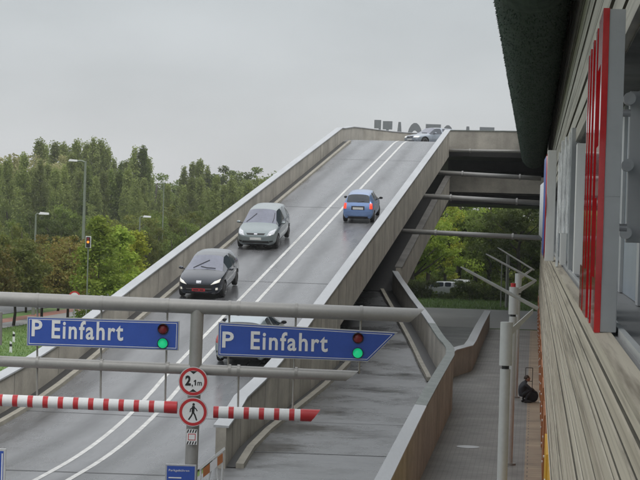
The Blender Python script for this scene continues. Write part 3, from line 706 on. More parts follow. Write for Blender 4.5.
def blue_sign(cs, label, txt, lamps, fr_=.03):
    t = thing('direction_sign', label, 'sign', (0, 0, 0), 0, 'blue parking entrance signs')
    ex, ez, n = frame_from(cs[3], cs[2], cs[0]); n = -ex.cross(ez).normalized(); n = n if n.y < 0 else -n      # n faces camera
    poly_plate(cs, .10, M['galv'], 'frame', t, n)
    c2 = [p+n*.054 for p in inset(cs, .022)]; poly_plate(c2, .012, M['blue'], 'panel', t, n)
    c3 = [p+n*.062 for p in inset(cs, .045)]; c4 = inset(c3, .012); mb = MB(); k = len(c3)
    mb.add(c3+c4, [(i, (i+1) % k, k+(i+1) % k, k+i) for i in range(k)]); mb.build('border_line', M['white'], t)
    for s, u, v, w, h in txt:
        p0 = g(u, v, -.085); e = (g(u+w, v+w*.035, -.085)-p0).normalized(); zz = (g(u, v, -.085)-g(u-.03*10, v+10, -.085)).normalized()
        put_text(s, M['white'], p0, e, zz, w*k_, h*k_, parent=t, bold=.02)
    for (u, v, m) in lamps:
        p = g(u, v, -.07); mb = MB(); mb.tube([p, p+n*.03], 5.6*k_, 20); ho = mb.build('lamp_housing', M['trim'], t, smooth='auto')
        mb = MB(); rings = []
        for a in range(5):
            r_ = 4.9*k_*math.cos(a*PI/2/4.4); o_ = .031+.05*math.sin(a*PI/2/4.4); rings.append([p+n*o_+Vector((math.cos(b*2*PI/20)*r_, 0, math.sin(b*2*PI/20)*r_)) for b in range(20)])
        mb.sweep(rings); mb.build('lens', m, ho, smooth=True)
        mb = MB(); nn_ = 14; q0 = []; q1 = []
        for b in range(nn_+1):
            an = PI*b/nn_; o_ = Vector((math.cos(an), 0, math.sin(an)))*5.3*k_; q0.append(p+n*.02+o_); q1.append(p+n*.13+o_*.98)
        mb.sweep([q0, q1], closed=False, caps=False); mb.build('visor', M['trim'], ho, smooth=True)
blue_sign([g(27.5, 316.5, -.02), g(179.5, 321, -.02), g(178.5, 350.5, -.02), g(27, 345.5, -.02)], 'blue sign with white writing hanging left of the gantry post',
          [('P', 31.5, 336.2, 10.5, 16.5), ('Einfahrt', 51.5, 338.5, 71.5, 18.5)], [(163.2, 329, M['red_off']), (162.8, 343.2, M['green_on'])])
blue_sign([g(218.5, 322, -.02), g(397.5, 332.5, -.02), g(368, 361.5, -.02), g(217.5, 356, -.02)], 'blue arrow ended sign with white writing hanging right of the gantry post',
          [('P', 222, 347.5, 11.5, 16), ('Einfahrt', 250.5, 349.5, 77, 18.5)], [(358, 338, M['red_off']), (357.7, 353, M['green_on'])])
# striped clearance bars
def bar(u0, v0, u1, v1, label, first, per=15.15, red=5.2, taper=False, total=None):
    t = thing('height_bar', label, 'barrier bar', (0, 0, 0), 0, 'red and white striped height bars')
    a = g(u0, v0, -.05); b = g(u1, v1, -.05); L_ = (b-a).length; d = (b-a).normalized(); r = 5.9*k_
    mb = MB(); mb.tube([a, b], r, 18); w = mb.build('tube', M['white'], t, smooth='auto')
    x = first*k_
    while x < L_:
        x1 = min(x+red*k_, L_)
        if x1-x > .02: mb = MB(); mb.tube([a+d*max(x, -.004), a+d*min(x1, L_+.004)], r+.003, 18); mb.build('red_band', M['red'], w, smooth='auto')
        x += per*k_
    mb = MB(); ee = 9.5*k_
    if first > 0 or taper:
        mb.tube([b-d*ee, b+d*.004], r+.006, 18); mb.build('red_band', M['red'], w, smooth='auto')
    if taper:
        up_ = Vector((0, 0, 1)); sd_ = d.cross(up_).normalized(); mb = MB(); q0 = []; q1 = []
        for j in range(18):
            an = 2*PI*j/18; o_ = (up_*math.cos(an)+sd_*math.sin(an))*(r+.0065); q0.append(b+d*.003+o_); q1.append(b+o_+d*(.12+.10*math.cos(an)))
        mb.sweep([q0, q1]); mb.build('red_tip', M['red'], w, smooth='auto')
bar(-40, 398.5, 177, 407.5, 'red and white striped height bar hanging left of the gantry post', 7.5)
bar(213.5, 412, 310, 415.4, 'red and white striped height bar hanging right of the gantry post', 0, taper=True)
# round signs
def round_sign(u, v, r_px, label, fill):
    c = g(u, v, -.20); t = thing('round_sign', label, 'road sign', c, 0)
    R_ = r_px*k_
    def dsc(y0, y1, r, m, nm, r2=None, par_=t):
        mb = MB(); n = 40
        if r2 is None: mb.tube([(0, y1, 0), (0, y0, 0)], r, n)
        else:
            o = [(r*math.cos(2*PI*i/n), y0, r*math.sin(2*PI*i/n)) for i in range(n)]; q = [(r2*math.cos(2*PI*i/n), y0, r2*math.sin(2*PI*i/n)) for i in range(n)]
            mb.add(o+q, [(i, (i+1) % n, n+(i+1) % n, n+i) for i in range(n)])
        return mb.build(nm, m, par_)
    dsc(-.0, .03, R_, M['galv'], 'back_plate'); dsc(-.004, -.0005, R_*.97, M['white'], 'disc'); dsc(-.007, 0, R_*.94, M['red'], 'red_rim', R_*.74)
    mb = MB(); mb.box(-.05, .05, .032, .09, -.05, .05); mb.build('clamp', M['galv'], t)
    fill(t, R_); t.rotation_euler.y = roll*0
    return t
def fill1(t, r):
    put_text('2', M['black'], Vector((-r*.54, -.0065, -r*.28)), Vector((1, 0, 0)), Vector((0, 0, 1)), r*.38, r*.68, parent=t, bold=.045)
    put_text(',', M['black'], Vector((-r*.10, -.0065, -r*.38)), Vector((1, 0, 0)), Vector((0, 0, 1)), r*.08, r*.18, parent=t, bold=.02)
    mb = MB(); mb.add([(r*.10, -.0065, -r*.26), (r*.19, -.0065, -r*.26), (r*.19, -.0065, r*.12), (r*.12, -.0065, r*.12), (r*.03, -.0065, r*.03), (r*.03, -.0065, -r*.03), (r*.10, -.0065, 0)], [(0, 1, 2, 3, 4, 5, 6)]); mb.build('lettering', M['black'], t)
    put_text('m', M['black'], Vector((r*.28, -.0065, -r*.26)), Vector((1, 0, 0)), Vector((0, 0, 1)), r*.30, r*.25, parent=t, bold=.01)
    for s in (1, -1):
        mb = MB(); mb.add([(-r*.26, -.0065, s*r*.70), (r*.26, -.0065, s*r*.70), (0, -.0065, s*r*.50)], [(0, 1, 2)]); mb.build('arrow_mark', M['black'], t)
def fill2(t, r):
    mb = MB()
    def limb(pts, w):
        for (x0, z0), (x1, z1) in zip(pts, pts[1:]):
            d = Vector((x1-x0, 0, z1-z0)).normalized(); n = Vector((d.z, 0, -d.x))*w; a = Vector((x0, -.0065, z0))-d*w*.4; b = Vector((x1, -.0065, z1))+d*w*.4
            mb.add([(a-n)*1, (a+n)*1, (b+n)*1, (b-n)*1], [(0, 1, 2, 3)])
    q = lambda *p: [(x*r, z*r) for x, z in p]
    n = 14; mb.add([(.03*r+.085*r*math.cos(2*PI*i/n), -.0068, .52*r+.095*r*math.sin(2*PI*i/n)) for i in range(n)], [tuple(range(n))])
    limb(q((.02, .38), (.0, .02)), r*.095); limb(q((.0, .02), (-.10, -.25), (-.28, -.52)), r*.05); limb(q((.0, .02), (.14, -.22), (.26, -.55)), r*.05)
    limb(q((.0, .34), (-.17, .2), (-.2, 0)), r*.036); limb(q((.04, .34), (.2, .22), (.28, .08)), r*.036)
    for v in range(len(mb.v)):   # keep limbs off one plane
        x, y, z = mb.v[v]; mb.v[v] = (x, y-.00002*(v//4), z)
    mb.build('walking_figure', M['black'], t, fix=False)
round_sign(193.3, 381.5, 14.8, 'round red rimmed height limit sign, upper one on the gantry post', fill1)
round_sign(193, 412, 14.6, 'round red rimmed sign with a walking figure, lower one on the post', fill2)
# sticker plate
t = thing('notice_plate', 'small white notice plate with dark hatched bands below the round signs', 'notice')
c = g(191.8, 437, -.19)
mb = MB(); mb.box(c.x-.115, c.x+.115, c.y, c.y+.012, c.z-.165, c.z+.165); mb.build('plate', M['white'], t)
mb = MB(); mb.box(c.x-.08, c.x+.08, c.y-.004, c.y-.001, c.z-.07, c.z+.07); mb.build('red_frame', M['red'], t)
mb = MB(); mb.box(c.x-.065, c.x+.065, c.y-.007, c.y-.0045, c.z-.055, c.z+.055); mb.build('text_field', M['white'], t)
for z0 in (-.16, .09):
    for i in range(4):
        x = c.x-.11+i*.056; mb = MB(); mb.add([(x, c.y-.002, c.z+z0), (x+.028, c.y-.002, c.z+z0), (x+.05, c.y-.002, c.z+z0+.068), (x+.022, c.y-.002, c.z+z0+.068)], [(0, 1, 2, 3)]); mb.build('hatch_stripe', M['black'], t)
# parking fee board
t = thing('info_board', 'blue board with small white writing low on the gantry post', 'board')
a = g(165.5, 464, -.24); b = g(196.5, 466, -.24)
mb = MB(); mb.box(a.x, b.x, a.y, a.y+.05, a.z-.75, a.z); mb.build('frame', M['galv'], t, bevel=.006)
mb = MB(); mb.box(a.x+.035, b.x-.035, a.y-.006, a.y-.001, a.z-.72, a.z-.035); mb.build('panel', M['blue'], t)
put_text('Parkgebühren', M['white'], Vector((a.x+.075, a.y-.009, a.z-.165)), Vector((1, 0, 0)), Vector((0, 0, 1)), .44, .06, parent=t, bold=.005)
for i in range(4):
    mb = MB(); mb.box(a.x+.075, a.x+.35+.05*(i % 2), a.y-.010, a.y-.007, a.z-.30-.09*i, a.z-.275-.09*i); mb.build('text_line', M['white'], t)
mb = MB(); mb.tube([((a.x+b.x)/2, a.y+.03, 0), ((a.x+b.x)/2, a.y+.03, a.z-.7)], .03, 10); mb.build('leg', M['steel'], t)
t = thing('info_board', 'blue board with grey frame cut by the left edge of the photo', 'board')
a = g(-22, 448, -.1); b = g(6, 450, -.1)
mb = MB(); mb.box(a.x, b.x, a.y, a.y+.06, a.z-.9, a.z); mb.build('frame', M['steel_l'], t, bevel=.006)
mb = MB(); mb.box(a.x+.05, b.x-.05, a.y-.006, a.y-.001, a.z-.85, a.z-.05); mb.build('panel', M['blue'], t)
mb = MB(); mb.box(b.x-.09, b.x-.065, a.y-.009, a.y-.0065, a.z-.8, a.z-.1); mb.build('text_line', M['white'], t)
mb = MB(); mb.tube([((a.x+b.x)/2, a.y+.03, 0), ((a.x+b.x)/2, a.y+.03, a.z-.8)], .03, 10); mb.build('leg', M['steel'], t)
# folding barricade leaning by the wall end
t = thing('barricade', 'white folding barricade with orange stripes beside the end of the ramp wall', 'barricade')
def gb(u, v, dy=0): return P(u, v, 43.6+dy)
mb = MB(); n_ = Vector((0, .03, 0)); mb.prism([gb(199, 467.5), gb(224.5, 447), gb(225.3, 449.5), gb(199.6, 470.5)], n_); mb.build('top_rail', M['white'], t)
def pan(u0, u1):
    f = lambda u: 469.5-(u-199.6)*.80
    mb = MB(); mb.prism([gb(u0, f(u0)+2, -.0), gb(u1, f(u1)+2), gb(u1, f(u1)+11), gb(u0, f(u0)+11)], n_*.7); return mb
pan(203, 209.8).build('board', M['orange'], t); pan(210, 217.2).build('board', M['white'], t); pan(217.4, 222.8).build('board', M['orange'], t)
for u0, v0, u1, v1 in ((215, 455, 208.5, 480), (215.5, 455, 218, 482), (201, 468, 200, 486), (223, 450, 222, 478)):
    q0 = gb(u0, v0, .04); q1 = gb(u1, v1, .04); dd = (q1-q0); q1 = q0+dd*((q0.z)/(q0.z-q1.z)) if q0.z > q1.z else q1
    mb = MB(); mb.tube([q0, q1], .022, 8); mb.build('leg', M['white'], t)

# ------------------------------------------------------------------ cars
def patch(bvh, quad, axis, m, name, parent, off=.006, n=6, side=1, th=.01):
    """four (a,b) corners projected on the shell along an axis: 'F' front, 'B' back, 'S' side (side=+-1), 'T' top"""
    c = quad; mb = MB(); g_ = []; ok = True
    for j in range(n+1):
        row = []
        for i in range(n+1):
            fu, fv = i/n, j/n
            a = (c[0][0]*(1-fu)+c[1][0]*fu)*(1-fv)+(c[3][0]*(1-fu)+c[2][0]*fu)*fv
            b = (c[0][1]*(1-fu)+c[1][1]*fu)*(1-fv)+(c[3][1]*(1-fu)+c[2][1]*fu)*fv
            if axis == 'F': o, d = Vector((a, 6, b)), Vector((0, -1, 0))
            elif axis == 'B': o, d = Vector((a, -6, b)), Vector((0, 1, 0))
            elif axis == 'S': o, d = Vector((3*side, a, b)), Vector((-side, 0, 0))
            else: o, d = Vector((a, b, 4)), Vector((0, 0, -1))
            hit = bvh.ray_cast(o, d)
            if hit[0] is None: ok = False; row.append(None); continue
            row.append((hit[0], hit[0]-d*off, hit[0]+d*.01))
        g_.append(row)
    idx = {}; vs = []; fs = []
    for j in range(n+1):
        for i in range(n+1):
            if g_[j][i]: idx[(i, j)] = len(vs); vs += [g_[j][i][1], g_[j][i][2]]
    for j in range(n):
        for i in range(n):
            q = [(i, j), (i+1, j), (i+1, j+1), (i, j+1)]
            if all(k in idx for k in q): fs.append(tuple(idx[k] for k in q))
    if not fs: return None
    per = [(i, 0) for i in range(n)]+[(n, j) for j in range(n)]+[(i, n) for i in range(n, 0, -1)]+[(0, j) for j in range(n, 0, -1)]
    for k in range(len(per)):
        p, q = per[k], per[(k+1) % len(per)]
        if p in idx and q in idx: fs.append((idx[p], idx[p]+1, idx[q]+1, idx[q]))
    mb.add(vs, fs); return mb.build(name, m, parent, smooth='auto')
def make_car(name, label, cat, L, Wd, H_, body, kind, front, rear, group=None):
    h = Wd/2; f = L/2; t = thing(name, label, cat, group=group)
    # stations: y, half width, z bottom, z belt, roof-edge(w,z), z mid(w,z), z top
    if kind == 'estate':
        st = [(f, .66*h, .30, .56, .60*h, .60, .4*h, .62, .63), (f-.10, .86*h, .24, .64, .76*h, .70, .45*h, .73, .74), (f-.45, .96*h, .20, .72, .80*h, .80, .45*h, .84, .85),
              (f-1.0, 1.*h, .2, .80, .82*h, .87, .45*h, .92, .93), (f-1.30, 1.*h, .2, .86, .80*h, .93, .45*h, .97, .98),
              (f-2.0, 1.*h, .2, .92, .66*h, H_-.10, .45*h, H_-.04, H_-.03), (f-2.55, 1.*h, .2, .93, .68*h, H_-.07, .45*h, H_-.005, H_), (f-2.65, 1.*h, .2, .93, .68*h, H_-.07, .45*h, H_-.005, H_),
              (f-3.45, 1.*h, .2, .94, .68*h, H_-.08, .45*h, H_-.02, H_-.01), (f-3.55, 1.*h, .2, .94, .68*h, H_-.08, .45*h, H_-.02, H_-.01), (f-4.25, .98*h, .2, .95, .66*h, H_-.11, .45*h, H_-.05, H_-.04), (L-f-L-.18+.0, .97*h, .22, .96, .66*h, 1.05, .45*h, 1.06, 1.06),
              (-f+.04, .92*h, .26, .78, .66*h, .82, .45*h, .83, .83), (-f, .84*h, .32, .60, .6*h, .62, .4*h, .63, .63)]
        ws, sw, rw = (4, 5), [(4, 6), (7, 8), (9, 10)], (10, 11)
        st[11] = (-f+.16,)+st[11][1:]
    else:
        ch = .30 if kind == 'mpv' else 0.18      # cab forward
        hb = L-4.2
        cow = f-(1.12 if kind != 'mini' else .72); rf = cow-(.95 if kind != 'mini' else .72)
        zc = 1.00 if kind != 'mini' else 1.0
        if kind == 'mpv': zc = 1.08
        rr = -f+(.42 if kind != 'mini' else .30)
        b1 = (rf+rr)/2+.28
        st = [(f, .62*h, .30, .58, .55*h, .63, .35*h, .66, .67), (f-.10, .84*h, .22, .68, .74*h, .74, .45*h, .78, .79), (f-.40, .95*h, .18, .78, .82*h, .85, .48*h, .89, .90),
              (f-.40-(f-.40-cow)*.5, 1.*h, .18, .86, .83*h, .93, .48*h, .97, .98), (cow, 1.*h, .18, .92, .82*h, zc-.03, .48*h, zc+.02, zc+.03),
              (rf, 1.*h, .18, .96, .66*h, H_-.11, .46*h, H_-.045, H_-.03), (b1+.05, 1.*h, .18, .98, .69*h, H_-.08, .46*h, H_-.01, H_), (b1-.05, 1.*h, .18, .98, .69*h, H_-.08, .46*h, H_-.01, H_),
              (rr+.62, .99*h, .18, .99, .68*h, H_-.09, .46*h, H_-.02, H_-.01), (rr+.45, .99*h, .18, .99, .68*h, H_-.09, .46*h, H_-.02, H_-.012), (rr, .98*h, .2, 1.0, .66*h, H_-.13, .46*h, H_-.07, H_-.06),
              (-f+.14, .95*h, .22, .98, .74*h, 1.02, .46*h, 1.03, 1.03), (-f+.02, .91*h, .24, .78, .76*h, .84, .46*h, .86, .86), (-f, .84*h, .32, .60, .7*h, .63, .4*h, .64, .64)]
        ws, sw, rw = (4, 5), [(4, 6), (7, 8)], (10, 11)
        if kind == 'mpv': sw = [(4, 6), (7, 8), (9, 10)]
    mb = MB(); rings = []
    for (y, w, zb, zbel, w5, z5, w6, z6, z7) in st:
        half = [(0, zb), (w*.80, zb), (w*.97, zb+.12), (w*1.0, (zb+zbel)/2+.02), (w*.965, zbel), (w5, z5), (w6, z6), (0, z7)]
        ring = [(x, y, z) for x, z in half]+[(-x, y, z) for x, z in half[-2:0:-1]]
        rings.append(ring)
    n = 14; vs = [v for r_ in rings for v in r_]; fs = []; ms = []
    for i in range(len(st)-1):
        for j in range(n):
            jj = j if j < 7 else 13-j; m_ = 0
            if ws[0] <= i < ws[1] and jj in (5, 6): m_ = 1
            elif rw[0] <= i < rw[1] and jj in (5, 6): m_ = 2
            elif jj == 4 and any(a <= i < b for a, b in sw): m_ = 3
            elif jj == 0 or jj == 13: m_ = 4
            fs.append((i*n+j, i*n+(j+1) % n, (i+1)*n+(j+1) % n, (i+1)*n+j)); ms.append(m_)
    fs += [tuple(range(n))[::-1], tuple(range((len(st)-1)*n, len(st)*n))]; ms += [0, 0]
    me = bpy.data.meshes.new('shell'); me.from_pydata(vs, [], fs); me.polygons.foreach_set('material_index', ms)
    dm = [bpy.data.materials.new('d') for _ in range(6)]
    for d_ in dm: me.materials.append(d_)
    bm = bmesh.new(); bm.from_mesh(me); bmesh.ops.recalc_face_normals(bm, faces=bm.faces)
    cl = bm.edges.layers.float.get('crease_edge') or bm.edges.layers.float.new('crease_edge')
    for ed in bm.edges:
        a = {fa.material_index for fa in ed.link_faces}
        if len(a) > 1: ed[cl] = .55
        else:
            i0_, i1_ = sorted(v.index for v in ed.verts); js = {i0_ % n, i1_ % n}
            if js == {5} or js == {9}: ed[cl] = .35
            if js == {4} or js == {10}: ed[cl] = .3
    bm.to_mesh(me); bm.free()
    o = bpy.data.objects.new('shell', me); C.objects.link(o)
    s_ = o.modifiers.new('s', 'SUBSURF'); s_.levels = 2; s_.render_levels = 2
    wr = .325 if kind != 'mini' else .29
    wy = (f-.82, -f+.80) if kind != 'mini' else (f-.62, -f+.55)
    cutters = []
    for y in wy:
        for sd in (-1, 1):
            cm = MB(); cm.tube([(sd*(h-.24), y, wr), (sd*(h+.3), y, wr)], wr+.055, 28); co = cm.build('cut', dm[5], fix=True); cutters.append(co)
            for k in range(5): co.data.materials.append(dm[k])
            b_ = o.modifiers.new('b', 'BOOLEAN'); b_.object = co; b_.operation = 'DIFFERENCE'; b_.solver = 'EXACT'; b_.material_mode = 'TRANSFER'
    dg = bpy.context.evaluated_depsgraph_get(); dg.update()
    ev = bpy.data.meshes.new_from_object(o.evaluated_get(dg))
    for c_ in cutters+[o]: bpy.data.objects.remove(c_)
    bm = bmesh.new(); bm.from_mesh(ev); bm.faces.ensure_lookup_table()
    bvh = BVHTree.FromBMesh(bm)
    slot = [mm.name if mm else '' for mm in ev.materials]; idx_of = {d_.name: k for k, d_ in enumerate(dm)}
    groups = {}
    for fa in bm.faces: groups.setdefault(idx_of.get(slot[fa.material_index], 0), []).append(fa)
    def part(keys, nm, m, filt=None):
        vs = {}; pv_ = []; pf = []
        for k in keys:
            for fa in groups.get(k, []):
                if filt and not filt(fa.calc_center_median()): continue
                r_ = []
                for v in fa.verts:
                    if v.index not in vs: vs[v.index] = len(pv_); pv_.append(v.co.copy())
                    r_.append(vs[v.index])
                pf.append(r_)
        if not pf: return None
        m2 = MB(); m2.add(pv_, pf); ob = m2.build(nm, m, t, fix=False); autosmooth(ob, 40); return ob
    part([0], 'body', body); part([4, 5], 'underbody', M['trim'])
    part([1], 'windscreen', M['windscreen']); part([2], 'rear_window', M['carglass'])
    part([3], 'side_window', M['carglass'], lambda c_: c_.x > 0); part([3], 'side_window', M['carglass'], lambda c_: c_.x < 0)
    bm.free()
    # wheels
    for y in wy:
        for sd in (-1, 1):
            m2 = MB(); R1 = wr; prof = [(.0, .62), (.02, .93), (.05, 1.0), (.17, 1.0), (.20, .93), (.21, .6)]
            xo = sd*(h-.012); rings2 = [[(xo-sd*x, y+R1*k*math.cos(2*PI*i/28), R1+R1*k*math.sin(2*PI*i/28)) for i in range(28)] for x, k in prof]
            m2.sweep(rings2); ty = m2.build('wheel', M['tyre'], t, smooth='auto')
            m2 = MB(); m2.tube([(xo-sd*.03, y, R1), (xo-sd*.002, y, R1)], R1*.16, 14)
            for k in range(5):
                a = 2*PI*k/5+.3; d = Vector((0, math.cos(a), math.sin(a))); nn_ = Vector((0, -math.sin(a), math.cos(a)))*R1*.09; c0 = Vector((xo-sd*.025, y, R1))
                m2.prism([c0+d*R1*.1-nn_, c0+d*R1*.1+nn_, c0+d*R1*.62+nn_*1.5, c0+d*R1*.62-nn_*1.5], (sd*.02, 0, 0))
            rg = [[(xo-sd*x, y+R1*k*math.cos(2*PI*i/28), R1+R1*k*math.sin(2*PI*i/28)) for i in range(28)] for x, k in ((-.004, .60), (-.004, .66), (.03, .64), (.03, .58))]
            m2.sweep(rg+[rg[0]], caps=False); m2.build('rim', M['rim'], ty, smooth='auto')
    # mirrors
    ym = st[4][0]-.42; zm = 1.0 if kind != 'mpv' else 1.06
    for sd in (-1, 1):
        m2 = MB(); rr_ = []
        for k, (dy, s2) in enumerate(((-.06, .8), (-.02, 1), (.04, .85), (.07, .4))):
            rr_.append([(sd*(h+.10)+.10*s2*math.cos(2*PI*i/12), ym+dy, zm+.065*s2*math.sin(2*PI*i/12)) for i in range(12)])
        m2.sweep(rr_); mi = m2.build('mirror', front.get('mirror', body), t, smooth='auto')
        m2 = MB(); m2.box(min(sd*(h*.86), sd*(h+.04)), max(sd*(h*.86), sd*(h+.04)), ym-.02, ym+.02, zm-.05, zm-.02); m2.build('mirror_arm', M['trim'], mi)
    # door seams and handles
    for sd in (-1, 1):
        ysm = [st[4][0]-.25, st[6][0]-.05, st[8][0]+.02]
        for y in ysm: patch(bvh, [(y-.006, .32), (y+.006, .32), (y+.006, .92), (y-.006, .92)], 'S', M['trim'], 'door_seam', t, .003, 3, sd)
        for y in ysm[1:]: patch(bvh, [(y+.07, .84), (y+.25, .84), (y+.25, .875), (y+.07, .875)], 'S', front.get('handle', body), 'door_handle', t, .02, 2, sd)
        patch(bvh, [(wy[1]+.42, .26), (wy[0]-.42, .26), (wy[0]-.42, .31), (wy[1]+.42, .31)], 'S', M['trim'], 'sill_trim', t, .006, 5, sd)
    for nm, quad, m_, *o_ in front['patches']:
        p = patch(bvh, quad, 'F', m_, nm, t, *(o_ or [.008]))
    for nm, quad, m_, *o_ in rear['patches']: patch(bvh, quad, 'B', m_, nm, t, *(o_ or [.008]))
    # wipers, laid on the windscreen
    def onws(x, z):
        hit = bvh.ray_cast(Vector((x, 6, z)), Vector((0, -1, 0))); return hit[0]+Vector((0, .018, .012)) if hit[0] else None
    for pts in front.get('wipers', []):
        pp_ = [onws(*p) for p in pts]
        if all(p is not None for p in pp_):
            m2 = MB(); m2.tube(pp_, .012, 6); m2.build('wiper', M['black'], t)
    return t
def mirrorq(q): return [(-q[1][0], q[1][1]), (-q[0][0], q[0][1]), (-q[3][0], q[3][1]), (-q[2][0], q[2][1])]
def both(nm, q, m, *o): return [(nm, q, m, *o), (nm, mirrorq(q), m, *o)]
def place(t, u, v, s_shift, head, hint=None, st_=None, pitch_=True):
    if st_ is None:
        r = ROT @ Vector(((u-320)/FPX, (240-v)/FPX, -1)); Y = 30
        while True:
            p = Vector((0, 0, EYE))+r*(Y/r.y); l = loc(p, A)
            if l.z <= zr(l.y) or Y > 160: break
            Y += .02
        Tt, Ss = l.x, l.y+s_shift
    else: Tt, Ss = st_
    sgn = 1 if head > 0 else -1
    z0, z1 = zr(Ss-1.3)+.02, zr(Ss+1.3)+.02
    fw = Vector((0, 2.6, z1-z0)).normalized()*sgn; up_ = Vector((1, 0, 0)).cross(Vector((0, 2.6, z1-z0)).normalized()); rt = fw.cross(up_)
    rz = Matrix.Rotation(-A, 3, 'Z'); fw, up_, rt = rz@fw, rz@up_, rz@rt
    m = Matrix((rt, fw, up_)).transposed().to_4x4(); m.translation = wor(Tt, Ss, (z0+z1)/2-.0, A)
    t.matrix_world = m; t.location = m.translation; t.rotation_euler = m.to_euler()
# dark hatchback coming down
pk_dark = paint('dark blue grey car paint', (.016, .022, .034), .3, .22)
fr = dict(patches=
    both('headlight', [(.47, .61), (.79, .69), (.82, .80), (.62, .74)], M['lamp_lit'], .012)+
    [('grille', [(-.52, .36), (.52, .36), (.60, .60), (-.60, .60)], M['black'], .008), ('grille_bar', [(-.50, .44), (.50, .44), (.52, .455), (-.52, .455)], M['chrome'], .014),
     ('number_plate', [(-.26, .35), (.26, .35), (.26, .46), (-.26, .46)], M['plate_red'], .03), ('plate_characters', [(-.2, .385), (-.06, .385), (-.06, .425), (-.2, .425)], M['black'], .034), ('plate_characters', [(.0, .385), (.2, .385), (.2, .425), (.0, .425)], M['black'], .034), ('bumper_lip', [(-.70, .24), (.70, .24), (.70, .29), (-.70, .29)], M['trim'], .02),
     ('badge', [(-.09, .66), (.09, .66), (.10, .76), (-.10, .76)], M['chrome'], .014), ('badge_mark', [(-.07, .68), (-.04, .68), (-.01, .70), (-.05, .70)], M['black'], .018)]+
    both('fog_light', [(.66, .40), (.74, .40), (.745, .49), (.67, .49)], M['lamp_lit'], .012), mirror=pk_dark, handle=pk_dark,
    wipers=[[(-.45, 1.06), (-.1, 1.075), (.16, 1.11)], [(.45, 1.06), (.22, 1.16), (-.12, 1.30)]])
re = dict(patches=both('tail_light', [(.56, .78), (.80, .78), (.80, .98), (.62, .98)], M['tail'])+[('number_plate', [(-.26, .66), (.26, .66), (.26, .78), (-.26, .78)], M['plate'])])
c1 = make_car('parked_car', 'dark blue hatchback with lit headlights and a red plate driving down', 'car', 4.28, 1.84, 1.50, pk_dark, 'hatch', fr, re)
c1.name = 'dark_hatchback'; place(c1, 198.5, 300.5, 2.1, -1)
sil = paint('silver green car paint', (.23, .27, .275), .5, .3)
fr = dict(patches=
    both('headlight', [(.50, .66), (.82, .72), (.84, .90), (.62, .84)], M['lamp_clear'], .012)+
    [('grille', [(-.38, .70), (.38, .70), (.44, .77), (-.44, .77)], M['black'], .008), ('lower_grille', [(-.62, .32), (.62, .32), (.60, .43), (-.60, .43)], M['black'], .008),
     ('number_plate', [(-.26, .47), (.26, .47), (.26, .58), (-.26, .58)], M['plate'], .02), ('badge', [(-.075, .715), (.075, .715), (.075, .765), (-.075, .765)], M['chrome'], .018), ('bumper_lip', [(-.76, .23), (.76, .23), (.76, .28), (-.76, .28)], M['trim'], .012)]+
    both('fog_light', [(.62, .36), (.78, .38), (.78, .45), (.64, .44)], M['trim'], .012), mirror=sil, handle=sil,
    wipers=[[(.62, 1.12), (.42, 1.27), (.22, 1.44)], [(-.60, 1.12), (-.62, 1.3), (-.60, 1.46)]])
re = dict(patches=both('tail_light', [(.70, .80), (.88, .80), (.80, 1.2), (.72, 1.2)], M['tail'])+[('number_plate', [(-.26, .76), (.26, .76), (.26, .88), (-.26, .88)], M['plate'])])
c2 = make_car('silver_minivan', 'silver green minivan with unlit headlights driving down behind the dark hatchback', 'car', 4.77, 1.90, 1.66, sil, 'mpv', fr, re)
place(c2, 255.5, 250.5, 2.3, -1)
blu = paint('light blue car paint', (.17, .27, .50), .3, .3)
fr = dict(patches=both('headlight', [(.42, .62), (.68, .66), (.70, .82), (.50, .78)], M['lamp_clear'])+[('grille', [(-.35, .38), (.35, .38), (.4, .58), (-.4, .58)], M['black'])], mirror=M['trim'], handle=blu)
re = dict(patches=
    both('tail_light', [(.585, .74), (.725, .74), (.70, 1.0), (.585, 1.0)], M['tail_lit'], .012)+
    [('number_plate', [(-.26, .70), (.26, .70), (.26, .81), (-.26, .81)], M['plate'], .014), ('plate_recess', [(-.33, .68), (.33, .68), (.33, .87), (-.33, .87)], M['trim'], .005),
     ('bumper', [(-.72, .40), (.72, .40), (.74, .64), (-.74, .64)], blu, .05), ('lower_bumper', [(-.70, .26), (.70, .26), (.70, .35), (-.70, .35)], M['trim'], .02), ('rear_wiper', [(-.02, 1.06), (.0, 1.06), (.3, 1.12), (.3, 1.105)], M['black'], .02)])
c3 = make_car('blue_hatchback', 'small light blue hatchback with red brake lights driving up the ramp', 'car', 3.52, 1.60, 1.50, blu, 'mini', fr, re)
place(c3, 358, 223.5, 1.6, 1)
sb = paint('silver blue car paint', (.33, .39, .42), .4, .3)
fr = dict(patches=both('headlight', [(.50, .62), (.78, .68), (.80, .84), (.60, .78)], M['lamp_clear'])+[('grille', [(-.5, .36), (.5, .36), (.55, .56), (-.55, .56)], M['black'])], mirror=M['trim'], handle=sb)
re = dict(patches=both('tail_light', [(.60, .76), (.86, .78), (.80, 1.02), (.62, 1.0)], M['tail'], .012)+
    [('number_plate', [(-.26, .58), (.26, .58), (.26, .70), (-.26, .70)], M['plate'], .014), ('bumper_strip', [(-.80, .46), (.80, .46), (.80, .52), (-.80, .52)], M['trim'], .02), ('lower_bumper', [(-.78, .24), (.78, .24), (.78, .38), (-.78, .38)], M['trim'], .02)])
c4 = make_car('silver_hatchback', 'silver blue hatchback half hidden behind the arrow ended blue sign', 'car', 4.3, 1.86, 1.50, sb, 'hatch', fr, re)
place(c4, 240.5, 367, 2.05, 1)
sv = paint('silver estate car paint', (.33, .37, .42), .5, .3)
